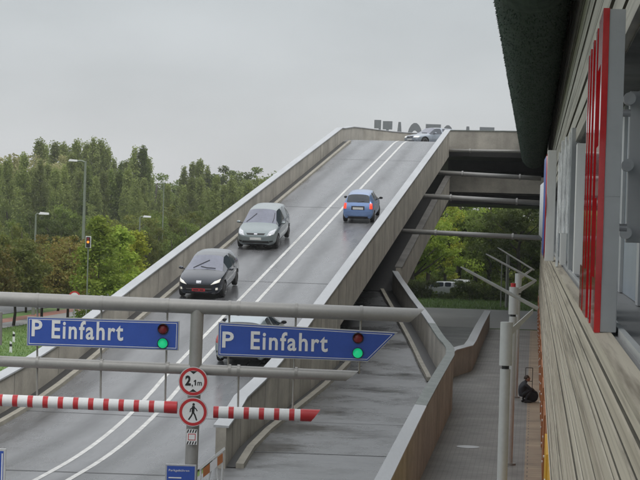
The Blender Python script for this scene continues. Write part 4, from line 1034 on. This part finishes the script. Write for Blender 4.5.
fr = dict(patches=
    both('headlight', [(.44, .58), (.78, .60), (.80, .71), (.46, .72)], M['lamp_lit'], .012)+[('grille', [(-.33, .56), (.33, .56), (.33, .72), (-.33, .72)], M['trim'], .012), ('grille_bar', [(-.30, .57), (-.26, .57), (.30, .71), (.26, .71)], M['chrome'], .018),
     ('number_plate', [(-.26, .40), (.26, .40), (.26, .50), (-.26, .50)], M['plate'], .016), ('lower_grille', [(-.7, .27), (.7, .27), (.7, .36), (-.7, .36)], M['trim'], .012)], mirror=sv, handle=sv,
    wipers=[[(-.45, 1.0), (0, 1.02), (.2, 1.05)]])
re = dict(patches=both('tail_light', [(.66, .60), (.84, .60), (.74, 1.1), (.68, 1.1)], M['tail']))
c5 = make_car('silver_estate', 'silver estate car turning onto the ramp at its top', 'car', 4.75, 1.82, 1.47, sv, 'estate', fr, re)
pe = P(433, 141.5, 146); c5.location = (pe.x, pe.y, zr(150)+.02); c5.rotation_euler.z = R(128)
# cars far off in the car park, seen through the bushes
wht = paint('white car paint', (.62, .64, .66), .1, .3); far_lab = ['white parked car glimpsed through the bushes under the deck', 'second white parked car, farther and right of the first, behind the bushes']
fr = dict(patches=both('headlight', [(.50, .62), (.78, .68), (.80, .84), (.60, .78)], M['lamp_clear'])+[('grille', [(-.5, .36), (.5, .36), (.55, .56), (-.55, .56)], M['black'])])
for (u, v, Y, rz, cc, lb) in ((438, 296, 168.0, 84, wht, far_lab[0]), (455, 287, 176, 60, wht, far_lab[1])):
    t = make_car('parked_car', lb, 'car', 4.4, 1.80, 1.46, cc, 'hatch', fr, dict(patches=[]), 'cars parked beyond the bushes'); p = P(u, v, Y); t.location = (p.x, p.y, 0); t.rotation_euler.z = R(rz)
for (s, tt, cc, rz, lb) in ((118, -38.5, sv, 0, 'pale car on the street left of the ramp, partly behind tree trunks'), (127, -41.5, wht, 180, 'white car on the street left of the ramp, farther off among the trunks')):
    t = make_car('parked_car', lb, 'car', 4.4, 1.80, 1.46, cc, 'hatch', fr, dict(patches=[])); t.location = wor(tt, s, 0, A); t.rotation_euler.z = -A+R(rz)

# ------------------------------------------------------------------ person crouching by the wall
pc = G(523.2, 402.5)
per = thing('person', 'person in dark clothes crouching over a black bag by the orange wall', 'person', (pc.x, pc.y, .004), R(15))
def skinned(name, verts, edges, radii, m, parent, root=0, lv=2):
    me = bpy.data.meshes.new(name); me.from_pydata(verts, edges, []); o = bpy.data.objects.new(name, me); C.objects.link(o)
    sk = o.modifiers.new('skin', 'SKIN'); sk.use_smooth_shade = True
    if not me.skin_vertices: me.skin_vertices.new(name='')
    for i, r in enumerate(radii):
        d = me.skin_vertices[0].data[i]; d.radius = (r, r) if not isinstance(r, tuple) else r; d.use_root = (i == root)
    ss_ = o.modifiers.new('sub', 'SUBSURF'); ss_.levels = lv; ss_.render_levels = lv
    dg = bpy.context.evaluated_depsgraph_get(); dg.update(); ev = bpy.data.meshes.new_from_object(o.evaluated_get(dg)); bpy.data.objects.remove(o)
    ev.materials.clear(); ev.materials.append(m); o2 = bpy.data.objects.new(name, ev); C.objects.link(o2); o2.parent = parent; return o2
# x to the right (towards the bag), y away from camera, z up; crouched, leaning to +x
V = []; E_ = []; Rr = []
def jn(p, r, par=None):
    V.append(p); Rr.append(r)
    if par is not None: E_.append((par, len(V)-1))
    return len(V)-1
pel = jn((-.12, 0, .30), .13); sp1 = jn((-.10, 0, .45), .135, pel); chst = jn((-.02, -.0, .62), (.17, .14), sp1); nk = jn((.07, 0, .76), .06, chst); hd = jn((.10, -.01, .81), .055, nk)
for sd in (-1, 1):
    hip = jn((-.10, sd*.10, .28), .09, pel); kn = jn((.22, sd*.15, .47), .065, hip); an = jn((.03, sd*.14, .10), .045, kn); to = jn((.20, sd*.16, .04), .04, an)
    sh = jn((.0, sd*.18, .66), .065, chst); el = jn((.20, sd*.22, .50), .05, sh); wrr = jn((.36, sd*.10, .42), .034, el)
    pm = jn((.42, sd*.08, .40), .032, wrr)
    for k, (dy, ln) in enumerate(((-.035, .065), (-.012, .078), (.012, .074), (.034, .058))):
        f1 = jn((.455, sd*.08+dy, .39), .011, pm); jn((.455+ln*.6, sd*.08+dy, .365), .010, f1)
    jn((.44, sd*.035, .375), .011, pm)
skinned('body', V, E_, Rr, M['cloth'], per)
mb = MB(); rg = []
for i in range(13):
    a = -PI/2+PI*i/12; r = math.cos(a)*.088+.002; rg.append([(.13+.035*math.sin(a)*0+r*1.05*math.cos(b*2*PI/16)+(.018 if i < 5 and math.cos(b*2*PI/16) > .9 else 0), -.01+r*.86*math.sin(b*2*PI/16), .86+.115*math.sin(a)) for b in range(16)])
mb.sweep(rg); head = mb.build('head', M['skin'], per, smooth=True)
mb = MB(); rg = []
for i in range(9):
    a = -.2+(PI/2+.2)*i/8; r = math.cos(a)*.098+.002; rg.append([(.115+r*1.05*math.cos(b*2*PI/16)-.012, -.01+r*.9*math.sin(b*2*PI/16), .868+.122*math.sin(a)) for b in range(16)])
mb.sweep(rg); mb.build('hair', M['hair'], head, smooth=True)
mb = MB(); mb.prism([(.215, -.03, .845), (.215, .01, .845), (.215, -.01, .885)], (.025, 0, -.005)); mb.build('nose', M['skin'], head)
for y in (-.045, .025):
    mb = MB(); mb.tube([(.205, y, .875), (.222, y, .875)], .010, 8); mb.build('eye', M['black'], head)
mb = MB(); mb.box(.205, .222, -.03, .012, .812, .820); mb.build('mouth', M['red'], head)
for sd in (-1, 1):
    mb = MB(); mb.tube([(.12, -.01+sd*.075, .86), (.115, -.01+sd*.095, .86)], .026, 10); mb.build('ear', M['skin'], head, smooth='auto')
    mb = MB(); mb.box(-.02, .26, sd*.15-.05, sd*.15+.05, 0, .07); mb.build('shoe', M['black'], per, bevel=.03)
# bag
pb_ = G(531.3, 402)
bg_ = thing('bag', 'bulging black bag on the paving in front of the crouching person', 'bag', (pb_.x, pb_.y-.0, .004))
mb = MB(); rg = []; random.seed(3)
for i in range(11):
    a = -PI/2+PI*i/10; r = max(.02, math.cos(a)**.6 if math.cos(a) > 0 else 0)
    rg.append([(.25*r*math.cos(b*2*PI/18)*(1+random.uniform(-.06, .06)), .17*r*math.sin(b*2*PI/18)*(1+random.uniform(-.06, .06)), .21+.21*math.sin(a)) for b in range(18)])
mb.sweep(rg); mb.build('sack', M['cloth'], bg_, smooth=True)
mb = MB(); mb.tube([(-.12+.24*i/10, 0, .40+.10*math.sin(PI*i/10)) for i in range(11)], .014, 6); mb.build('handle', M['black'], bg_)
# thin frame stand behind
pf_ = G(528.4, 396)
fs_ = thing('frame_stand', 'thin dark metal frame standing behind the crouching person', 'stand', (pf_.x, pf_.y, 0))
mb = MB()
for (a, b) in (((-.13, 0, 0), (-.13, 0, 1.05)), ((.13, 0, 0), (.13, 0, 1.05)), ((-.13, 0, 1.05), (.13, 0, 1.05)), ((-.13, 0, .55), (.13, 0, .55))): mb.tube([a, b], .014, 6)
mb.build('frame', M['bark'], fs_)
mb = MB(); mb.tube([(-.13, .0, .02), (-.13, .35, .02), (.13, .35, .02), (.13, .0, .02)], .014, 6); mb.build('foot', M['black'], fs_)

# ------------------------------------------------------------------ street furniture at left
def lamp(u, vt, vh, Y, side, armpx, headpx, label, r=.09):
    t_ = P(u, vt, Y); th = thing('street_lamp', label, 'street lamp', (t_.x, t_.y, 0), 0, 'street lamps beside the trees'); h = t_.z; k = Y/FPX
    mb = MB(); mb.tube([(0, 0, 0), (0, 0, 1.2), (0, 0, h)], [r*1.2, r, r*.6], 12); mb.build('pole', M['steel_g'], th, smooth='auto')
    ax = side*armpx*k; mb = MB(); mb.tube([(0, 0, h-.05), (ax*.5, 0, h+.04), (ax, 0, h+.02)], r*.45, 8); ar = mb.build('arm', M['steel_g'], th)
    hx = headpx*k; x0, x1 = (ax-hx, ax) if side < 0 else (ax, ax+hx)
    mb = MB(); mb.add([(x0, -.14, h-.02), (x1, -.1, h-.02), (x1, .1, h-.02), (x0, .14, h-.02), (x0+.08, -.08, h+.14), (x1, -.06, h+.1), (x1, .06, h+.1), (x0+.08, .08, h+.14)], [(0, 1, 2, 3), (4, 5, 6, 7), (0, 1, 5, 4), (1, 2, 6, 5), (2, 3, 7, 6), (3, 0, 4, 7)]); mb.build('lamp_head', M['steel_l'], th)
M['steel_g'] = mat('green grey lamp pole', (.20, .23, .18), .5, metal=.2, var=.08)
lamp(85.5, 161.5, 163, 133, -1, 8, 9, 'tall grey green street lamp rising above the trees at left', .13)
lamp(36, 214, 214, 118, 1, 3, 10, 'low street lamp with a flat head, leftmost among the trees')
lamp(140, 217, 217, 150, 1, 3, 8, 'low street lamp to the right of the pale green tree')
lamp(164, 183, 183, 170, -1, 4, 6, 'pale headed street lamp against the far poplars', .07)
# traffic light
p = P(88.3, 242, 97); th = thing('traffic_light', 'traffic light with white edged head and a lit amber lamp', 'traffic light', (p.x, p.y, 0))
k = 104/FPX
mb = MB(); mb.box(-.14, .14, 0, .02, p.z-.30, p.z+.30); mb.build('backboard', M['white'], th)
mb = MB(); mb.box(-.10, .10, -.10, -.002, p.z-.26, p.z+.26); hd = mb.build('housing', M['trim'], th, bevel=.01)
for dz, m_ in ((.165, M['red_off']), (0, M['amber_on']), (-.165, M['trim'])):
    mb = MB(); mb.tube([(0, -.101, p.z+dz), (0, -.12, p.z+dz)], .065, 16); mb.build('lens', m_, hd)
mb = MB(); mb.tube([(0, .05, 0), (0, .05, p.z+.2)], .035, 10); mb.build('pole', M['steel_g'], th)
# round sign by path
p = P(74.5, 297, 96); th = thing('road_sign', 'small round red rimmed road sign on a post left of the ramp', 'road sign', (p.x, p.y, 0))
mb = MB(); mb.tube([(0, .03, 0), (0, .03, p.z)], .03, 8); mb.build('post', M['galv'], th)
mb = MB(); mb.tube([(0, .02, p.z), (0, 0, p.z)], .30, 28); mb.build('disc', M['red'], th)
mb = MB(); mb.tube([(0, -.001, p.z), (0, -.004, p.z)], .22, 28); mb.build('face', M['white'], th)
mb = MB(); mb.box(-.12, .12, -.008, -.005, p.z-.03, p.z+.03); mb.build('symbol', M['black'], th)
# delineator posts
for u, v, lb in ((13.7, 341.5, 'white delineator post on the grass, farther of the two'), (10.7, 352, 'white delineator post on the grass, nearer of the two')):
    p = G(u, v); th = thing('delineator_post', lb, 'post', (p.x, p.y, -.03), 0, 'white posts on the lawn'); hh = .52
    mb = MB(); mb.add([(-.06, -.03, 0), (.06, -.03, 0), (.06, .03, 0), (-.06, .03, 0), (-.05, -.03, hh), (.05, -.03, hh-.06), (.05, .03, hh-.06), (-.05, .03, hh)], [(0, 1, 2, 3), (4, 5, 6, 7), (0, 1, 5, 4), (1, 2, 6, 5), (2, 3, 7, 6), (3, 0, 4, 7)]); mb.build('shaft', M['white'], th)
    mb = MB(); mb.box(-.058, .058, -.037, -.031, hh-.24, hh-.12); mb.build('black_band', M['black'], th)
# posts beyond under the deck
for u, v, lb in ((502, 262, 'thin grey post in front of the bushes beneath the deck'), (508, 255, 'broad dark post beside the bushes beneath the deck')):
    p = P(u, v, 150); mb = MB(); mb.tube([(0, 0, 0), (0, 0, p.z)], .05 if u < 505 else .13, 8); o = mb.build('sign_post', M['steel']); o.location = (p.x, p.y, 0); tag(o, lb, 'post')

# ------------------------------------------------------------------ trees
def leaf_cloud(fn, n, size, seed, flat=.5):
    rnd = random.Random(seed); mb = MB()
    for i in range(n):
        p, nrm = fn(rnd)
        s = size*rnd.uniform(.6, 1.35)
        a = Vector((rnd.gauss(0, 1), rnd.gauss(0, 1), rnd.gauss(0, 1))).normalized(); b = a.cross(Vector((rnd.gauss(0, 1), rnd.gauss(0, 1), rnd.gauss(0, 1)))).normalized()
        mb.add([p-a*s*.6, p+b*s*.32, p+a*s*.6, p-b*s*.32], [(0, 1, 2, 3)])
    return mb
def clumps(rnd, n, shape, cr):
    out = []
    for i in range(n):
        c = shape(rnd); out.append((c, cr*rnd.uniform(.6, 1.35)))
    return out
def tree_proto(kind, seed, m):
    """unit trees: returns (crown mesh, trunk mesh)"""
    rnd = random.Random(seed)
    if kind == 'poplar':      # 18 m tall, narrow
        H = 18
        def shape(r):
            z = r.uniform(.12, 1)**.9; w = 1.7*math.sin(PI*min(1, (z*.93+.04)))**.7*(1-z*.25); a = r.uniform(0, 2*PI); q = w*math.sqrt(r.random()); return Vector((q*math.cos(a), q*math.sin(a), z*H))
        cl = clumps(rnd, 80, shape, .75); n, sz, sq = 9500, .29, 1.7
    elif kind == 'broad':     # 11 m
        H = 11
        lob = [Vector((rnd.uniform(-2.3, 2.3), rnd.uniform(-2.3, 2.3), rnd.uniform(3.5, 9))) for _ in range(7)]
        def shape(r):
            l = r.choice(lob); return l+Vector((r.gauss(0, 1.0), r.gauss(0, 1.0), r.gauss(0, 1.1)))
        cl = clumps(rnd, 85, shape, .85); n, sz, sq = 12000, .23, .75
    elif kind == 'street':    # 5.4 m, low wide crown
        H = 5.4
        def shape(r):
            a = r.uniform(0, 2*PI); q = 1.75*math.sqrt(r.random()); z = 1.9+(3.5*(1-(q/1.9)**2*.7))*r.random(); return Vector((q*math.cos(a), q*math.sin(a), z))
        cl = clumps(rnd, 70, shape, .48); n, sz, sq = 9000, .15, .8
    elif kind == 'young':     # 6.2 m, airy, upright
        H = 6.2
        def shape(r):
            z = r.uniform(.16, 1); w = 1.35*(1-z)**.55+.1; a = r.uniform(0, 2*PI); q = w*math.sqrt(r.random()); return Vector((q*math.cos(a), q*math.sin(a), z*H))
        cl = clumps(rnd, 65, shape, .36); n, sz, sq = 6500, .14, 1.2
    elif kind == 'bush':      # 1.6 m
        H = 1.6
        def shape(r): return Vector((r.uniform(-1.5, 1.5), r.uniform(-.8, .8), r.uniform(.1, 1.35)))
        cl = clumps(rnd, 30, shape, .38); n, sz, sq = 3500, .13, .7
    def fn(r):
        c, rr = r.choice(cl); d = Vector((r.gauss(0, 1), r.gauss(0, 1), r.gauss(0, 1))).normalized(); k = r.random()**.45
        return c+Vector((d.x*rr*k, d.y*rr*k, d.z*rr*k*sq)), d
    crown = leaf_cloud(fn, n, sz, seed)
    tb = MB(); rt = {'poplar': .24, 'broad': .26, 'street': .085, 'young': .05, 'bush': .03}[kind]
    pts = [Vector((0, 0, -.05))]
    for i in range(1, 7): pts.append(Vector((rnd.gauss(0, rt*.4), rnd.gauss(0, rt*.4), H*.85*i/6)))
    tb.tube(pts, [rt*(1-.13*i) for i in range(7)], 8)
    for i in range(14 if kind != 'bush' else 5):
        c, rr = rnd.choice(cl); z0 = max(H*.15, c.z-(c.xy.length*rnd.uniform(.5, 1.0))); z0 = min(z0, H*.8); f = z0/(H*.85)*6; k = int(min(5, f)); p0 = pts[k].lerp(pts[k+1], min(1, f-k))
        mid = p0.lerp(c, .5)+Vector((0, 0, -.1)); tb.tube([p0, mid, c], [rt*.4, rt*.25, rt*.08], 5)
    a = crown.build('crown', m, fix=False); b = tb.build('trunk', M['bark'], smooth=True)
    for o in (a, b): C.objects.unlink(o)
    return a.data, b.data
LM = {
 'dark': leafmat('dark leaves', [(0.058, 0.086, 0.027), (0.093, 0.124, 0.037), (0.138, 0.163, 0.046)]),
 'pop': leafmat('poplar leaves', [(0.182, 0.219, 0.068), (0.240, 0.286, 0.089), (0.305, 0.341, 0.110)]),
 'pale': leafmat('greyish leaves', [(0.240, 0.242, 0.111), (0.313, 0.304, 0.144), (0.369, 0.343, 0.170)]),
 'rust': leafmat('autumn leaves', [(0.128, 0.170, 0.038), (0.197, 0.201, 0.052), (0.244, 0.180, 0.052), (0.162, 0.196, 0.048)]),
 'olive': leafmat('olive leaves', [(0.116, 0.154, 0.033), (0.174, 0.201, 0.048), (0.220, 0.212, 0.052)]),
 'lime': leafmat('light green leaves', [(0.203, 0.296, 0.039), (0.295, 0.390, 0.059), (0.369, 0.437, 0.072)]),
 'yel': leafmat('yellow green leaves', [(0.166, 0.218, 0.031), (0.277, 0.312, 0.039), (0.387, 0.374, 0.052)]),
 'mid': leafmat('mid green leaves', [(0.101, 0.148, 0.031), (0.148, 0.202, 0.045), (0.212, 0.258, 0.059)])}
protos = {}
def get(kind, sd, lm):
    key = (kind, sd)
    if key not in protos: protos[key] = tree_proto(kind, sd*13+5, LM['mid'])
    cm, tm = protos[key]; k2 = (kind, sd, lm)
    if k2 not in protos:
        c = cm.copy(); c.materials.clear(); c.materials.append(LM[lm]); protos[k2] = c
    return protos[k2], tm
def tree(name, kind, sd, lm, p, h, label, cat, group, wide=1.0):
    cm, tm = get(kind, sd, lm); H = {'poplar': 18, 'broad': 11, 'street': 5.4, 'young': 6.2, 'bush': 1.6}[kind]; s = h/H
    th = thing(name, label, cat, (p[0], p[1], -.03), random.uniform(0, 6.28), group); th.scale = (s*wide, s*wide, s)
    for nm, me in (('crown', cm), ('trunk', tm)):
        o = bpy.data.objects.new(nm, me); C.objects.link(o); o.parent = th
random.seed(21)
def toph(u, v, Y): return P(u, v, Y).z
G1 = 'trees along the path left of the ramp'
# near row, left of the ramp: (u, v_top, Y, proto, leaf, label)
near = [(-14, 238, 101, 'street', 0, 'rust', 'rusty street tree cut by the left edge of the photo'), (16, 233, 106, 'street', 1, 'olive', 'olive street tree by the path with its trunk above the delineators'),
        (44, 236, 113, 'street', 2, 'rust', 'rusty brown street tree beside the leftmost low lamp'), (70, 236, 112, 'street', 0, 'rust', 'rusty street tree just left of the traffic light'),
        (28, 240, 121, 'street', 2, 'olive', 'olive street tree in the second row near the left'), (60, 234, 124, 'street', 1, 'rust', 'reddish street tree in the second row before the tall lamp')]
for u, v, Y, k, sd, lm, lb in near:
    p = P(u, v, Y); tree('street_tree', k, sd, lm, p, p.z+.1, lb, 'tree', G1, 1.12)
for u, v, Y, sd, lb, w in ((100, 223, 102, 0, 'light green young tree right of the traffic light', 1.35), (121, 231, 108, 1, 'light green young tree beside the ramp wall', 1.5), (137, 236, 118, 0, 'pale young tree half hidden by the ramp wall', 1.4)):
    p = P(u, v, Y); tree('young_tree', 'young', sd, 'lime' if u < 130 else 'yel', p, p.z+.1, lb, 'tree', G1, w)
# middle belt
G2 = 'mixed trees behind the street at left'
mid = [(-8, 210, 150, 'olive'), (12, 215, 158, 'mid'), (30, 202, 175, 'dark'), (48, 211, 160, 'dark'), (64, 200, 172, 'mid'), (78, 212, 165, 'mid'), (92, 220, 155, 'mid'), (104, 215, 172, 'rust'), (118, 209, 165, 'olive'),
       (132, 214, 160, 'olive'), (147, 206, 178, 'mid'), (160, 215, 168, 'mid'), (172, 210, 180, 'olive'), (186, 216, 175, 'mid'), (200, 211, 185, 'dark'), (214, 209, 190, 'mid'), (228, 208, 200, 'olive'), (243, 210, 205, 'mid'), (258, 208, 210, 'olive'), (22, 219, 140, 'olive'), (84, 225, 140, 'dark'), (150, 225, 145, 'olive'), (172, 229, 150, 'mid'), (-20, 218, 140, 'mid'), (56, 217, 140, 'dark'), (112, 225, 138, 'mid')]
col = {'olive': 'olive', 'mid': 'mid green', 'dark': 'dark green', 'rust': 'reddish brown'}
def where(u):
    for lim, s in ((0, 'at the left photo edge'), (26, 'left of the leftmost low lamp'), (60, 'between leftmost low lamp and tall lamp'), (95, 'behind the tall lamp'), (130, 'just right of the tall lamp'), (165, 'by the right low lamp'), (205, 'left of the silver minivan'), (400, 'behind the ramp wall by the minivan')):
        if u < lim: return s
for i, (u, v, Y, lm) in enumerate(mid):
    p = P(u, v, Y); tree('broadleaf_tree', 'broad', i % 3, lm, p, p.z, '%s bushy tree %s, %s' % (col[lm], where(u), 'back belt' if Y > 160 else 'front belt'), 'tree', G2, 1.0 if Y > 150 else .8)
# far poplars
G3 = 'tall far trees forming the skyline'
far = [(-12, 146, 260, 'pale', 'b'), (6, 147, 270, 'pale', 'b'), (20, 152, 265, 'pale', 'b'), (32, 160, 260, 'pale', 'b'), (40, 142.5, 285, 'pop', 'p'), (47, 150, 300, 'pop', 'p'), (55, 147, 290, 'pop', 'p'), (63, 146, 300, 'pop', 'p'), (70, 152, 295, 'pop', 'p'),
       (77, 145, 285, 'pop', 'p'), (87, 146, 292, 'pop', 'p'), (94, 143.5, 285, 'pop', 'p'), (101, 145, 290, 'pop', 'p'), (107, 150, 285, 'pop', 'p'), (114, 163, 300, 'pop', 'p'), (122, 166, 310, 'mid', 'p'), (128, 163, 300, 'pop', 'p'), (135, 152.5, 285, 'pop', 'p'), (143, 151.5, 285, 'mid', 'p'), (148, 160, 290, 'pop', 'p'),
       (156, 170, 340, 'mid', 'b'), (166, 174, 360, 'mid', 'b'), (175, 179, 360, 'mid', 'b'), (184, 171, 300, 'pop', 'p'), (193, 167, 300, 'pop', 'p'), (200, 162.5, 295, 'pop', 'p'), (207, 170, 300, 'pop', 'p'), (214, 175, 310, 'mid', 'b'), (223, 169, 300, 'pop', 'b'), (233, 170, 310, 'mid', 'b'), (243, 172, 300, 'dark', 'b'), (253, 171, 300, 'pop', 'b'), (264, 174, 310, 'mid', 'b'), (275, 172, 310, 'mid', 'b'), (288, 172, 310, 'mid', 'b'),
       (-8, 156, 241, 'pop', 'p'), (0, 168, 247, 'pop', 'p'), (8, 162, 234, 'pop', 'p'), (16, 174, 249, 'pop', 'p'), (24, 158, 239, 'pop', 'p'), (32, 171, 256, 'pop', 'p'), (40, 164, 240, 'pop', 'p'), (48, 168, 252, 'pop', 'p'), (56, 171, 238, 'pop', 'p'), (64, 169, 241, 'pop', 'p'), (72, 158, 251, 'pop', 'p'), (80, 174, 248, 'pop', 'p'), (88, 171, 239, 'mid', 'p'), (96, 181, 234, 'pop', 'p'), (104, 174, 241, 'pop', 'p'), (112, 174, 245, 'mid', 'p'), (120, 175, 245, 'mid', 'p'), (128, 171, 239, 'pop', 'p'), (136, 183, 233, 'pop', 'p'), (144, 182, 246, 'pop', 'p'), (152, 202, 254, 'pop', 'p'), (160, 194, 253, 'pop', 'p'), (168, 188, 245, 'pop', 'p'), (176, 198, 240, 'pop', 'p'), (184, 189, 245, 'pop', 'p'), (192, 182, 242, 'pop', 'p'), (200, 180, 254, 'pop', 'p'), (208, 191, 256, 'pop', 'p'), (216, 180, 242, 'pop', 'p'), (224, 187, 246, 'pop', 'p'), (232, 180, 243, 'pop', 'p'), (240, 191, 255, 'pop', 'p'), (248, 184, 242, 'pop', 'p'), (256, 193, 236, 'mid', 'p'), (264, 184, 241, 'pop', 'p'), (272, 198, 241, 'pop', 'p')]
cnt = {}
for i, (u, v, Y, lm, k) in enumerate(far):
    p = P(u, v, Y); kd = 'poplar' if k == 'p' else 'broad'
    lb = '%s %s %s, %s' % ({'pop': 'pale green', 'pale': 'greyish', 'mid': 'mid green', 'dark': 'dark green'}[lm], 'upright poplar' if k == 'p' else 'rounded tree', where(u), 'on the skyline' if Y > 255 else 'below the skyline')
    tree('poplar_tree' if k == 'p' else 'broadleaf_tree', kd, i % 3, lm, p, p.z, lb, 'tree', G3, 1.0 if k == 'p' else 1.25)
# far wood closing the view behind everything
mb = MB(); rnd = random.Random(5)
for i in range(26000):
    x = rnd.uniform(-150, 190); y = rnd.uniform(380, 440) + x*.1; hmax = 9+3*math.sin(x*.11)+2*math.sin(x*.31+1); z = rnd.random()**.6*hmax; s = rnd.uniform(.4, .9)
    p = Vector((x, y, z)); a = Vector((rnd.gauss(0, 1), rnd.gauss(0, 1), rnd.gauss(0, 1))).normalized()*s; b = a.orthogonal().normalized()*s*.6; mb.add([p-a, p+b, p+a, p-b], [(0, 1, 2, 3)])
tag(mb.build('far_wood', LM['mid'], fix=False), 'distant green wood filling the gaps behind the nearer trees', 'wood', kind='stuff')
# trees and bushes under the deck, right
G4 = 'trees beyond the crossroad under the deck'
rt = [(398, 190, 176, 'lime'), (414, 176, 172, 'lime'), (431, 196, 178, 'yel'), (448, 194, 192, 'mid'), (463, 172, 188, 'mid'), (478, 200, 186, 'lime'), (492, 178, 182, 'mid'), (507, 196, 184, 'yel'), (522, 188, 176, 'dark'), (538, 192, 180, 'olive'), (552, 190, 178, 'mid'), (438, 168, 215, 'mid'), (455, 195, 225, 'yel'), (482, 165, 220, 'mid'), (516, 200, 215, 'rust'), (385, 200, 185, 'mid'), (372, 205, 190, 'mid'), (566, 195, 190, 'mid')]
wh = ['hidden partly by the ramp', 'beside the slanting concrete limb', 'left of the white car', 'behind the white car', 'above the longest awning arm', 'above the middle awning arm', 'left of the poles', 'behind the broad dark post', 'right against the louvre wall', 'behind the louvre wall edge', 'beyond the louvre wall', 'in the back row at left', 'in the back row behind the white car', 'in the back row above the arms', 'in the back row near the louvre wall', 'deep under the ramp', 'deepest under the ramp', 'far right behind the centre']
col['yel'] = 'yellow green'; col['lime'] = 'light green'
for i, ((u, v, Y, lm), w_) in enumerate(zip(rt, wh)):
    p = P(u, v, Y); tree('broadleaf_tree', 'broad', (i+1) % 3, lm, p, p.z, '%s broadleaf tree under the deck, %s' % (col[lm], w_), 'tree', G4, 1.05 if i != 3 else .8)
for i in range(20):
    u = 398+i*8; Y = 164+(i % 3)*3; p = P(u, 283, Y)
    tree('shrub', 'bush', i % 2, 'mid' if i % 3 else 'dark', p, (1.6 if not (3 < i < 8) else .66)*random.uniform(.85, 1.15), '%s green shrub in the hedge row behind the lawn under the deck' % ('mid' if i % 3 else 'dark'), 'shrub', ('mid' if i % 3 else 'dark')+' green shrubs in the hedge under the deck', 1.0)


for i in range(22):
    u = 372+i*9; Y = 204+(i % 2)*5; p = P(u, 283, Y)
    tree('tall_shrub', 'bush', i % 2, ('mid', 'yel', 'olive')[i % 3], p, 4.2*random.uniform(.8, 1.15), '%s tall shrub in the back thicket beyond the car park' % col[('mid', 'yel', 'olive')[i % 3]], 'shrub', '%s tall shrubs in the back thicket' % col[('mid', 'yel', 'olive')[i % 3]], 1.0)

# ------------------------------------------------------------------ damp air
hm = bpy.data.materials.new('damp air'); hm.use_nodes = True; t_ = hm.node_tree; t_.nodes.clear()
vo = t_.nodes.new('ShaderNodeVolumePrincipled'); vo.inputs['Color'].default_value = (.95, .95, .95, 1); vo.inputs['Density'].default_value = .0003; vo.inputs['Anisotropy'].default_value = .2
ou = t_.nodes.new('ShaderNodeOutputMaterial'); t_.links.new(vo.outputs[0], ou.inputs['Volume'])
mb = MB(); mb.box(-620, 620, -170, 780, -1.1, 27); hz = mb.build('haze', hm); hz['kind'] = 'stuff'
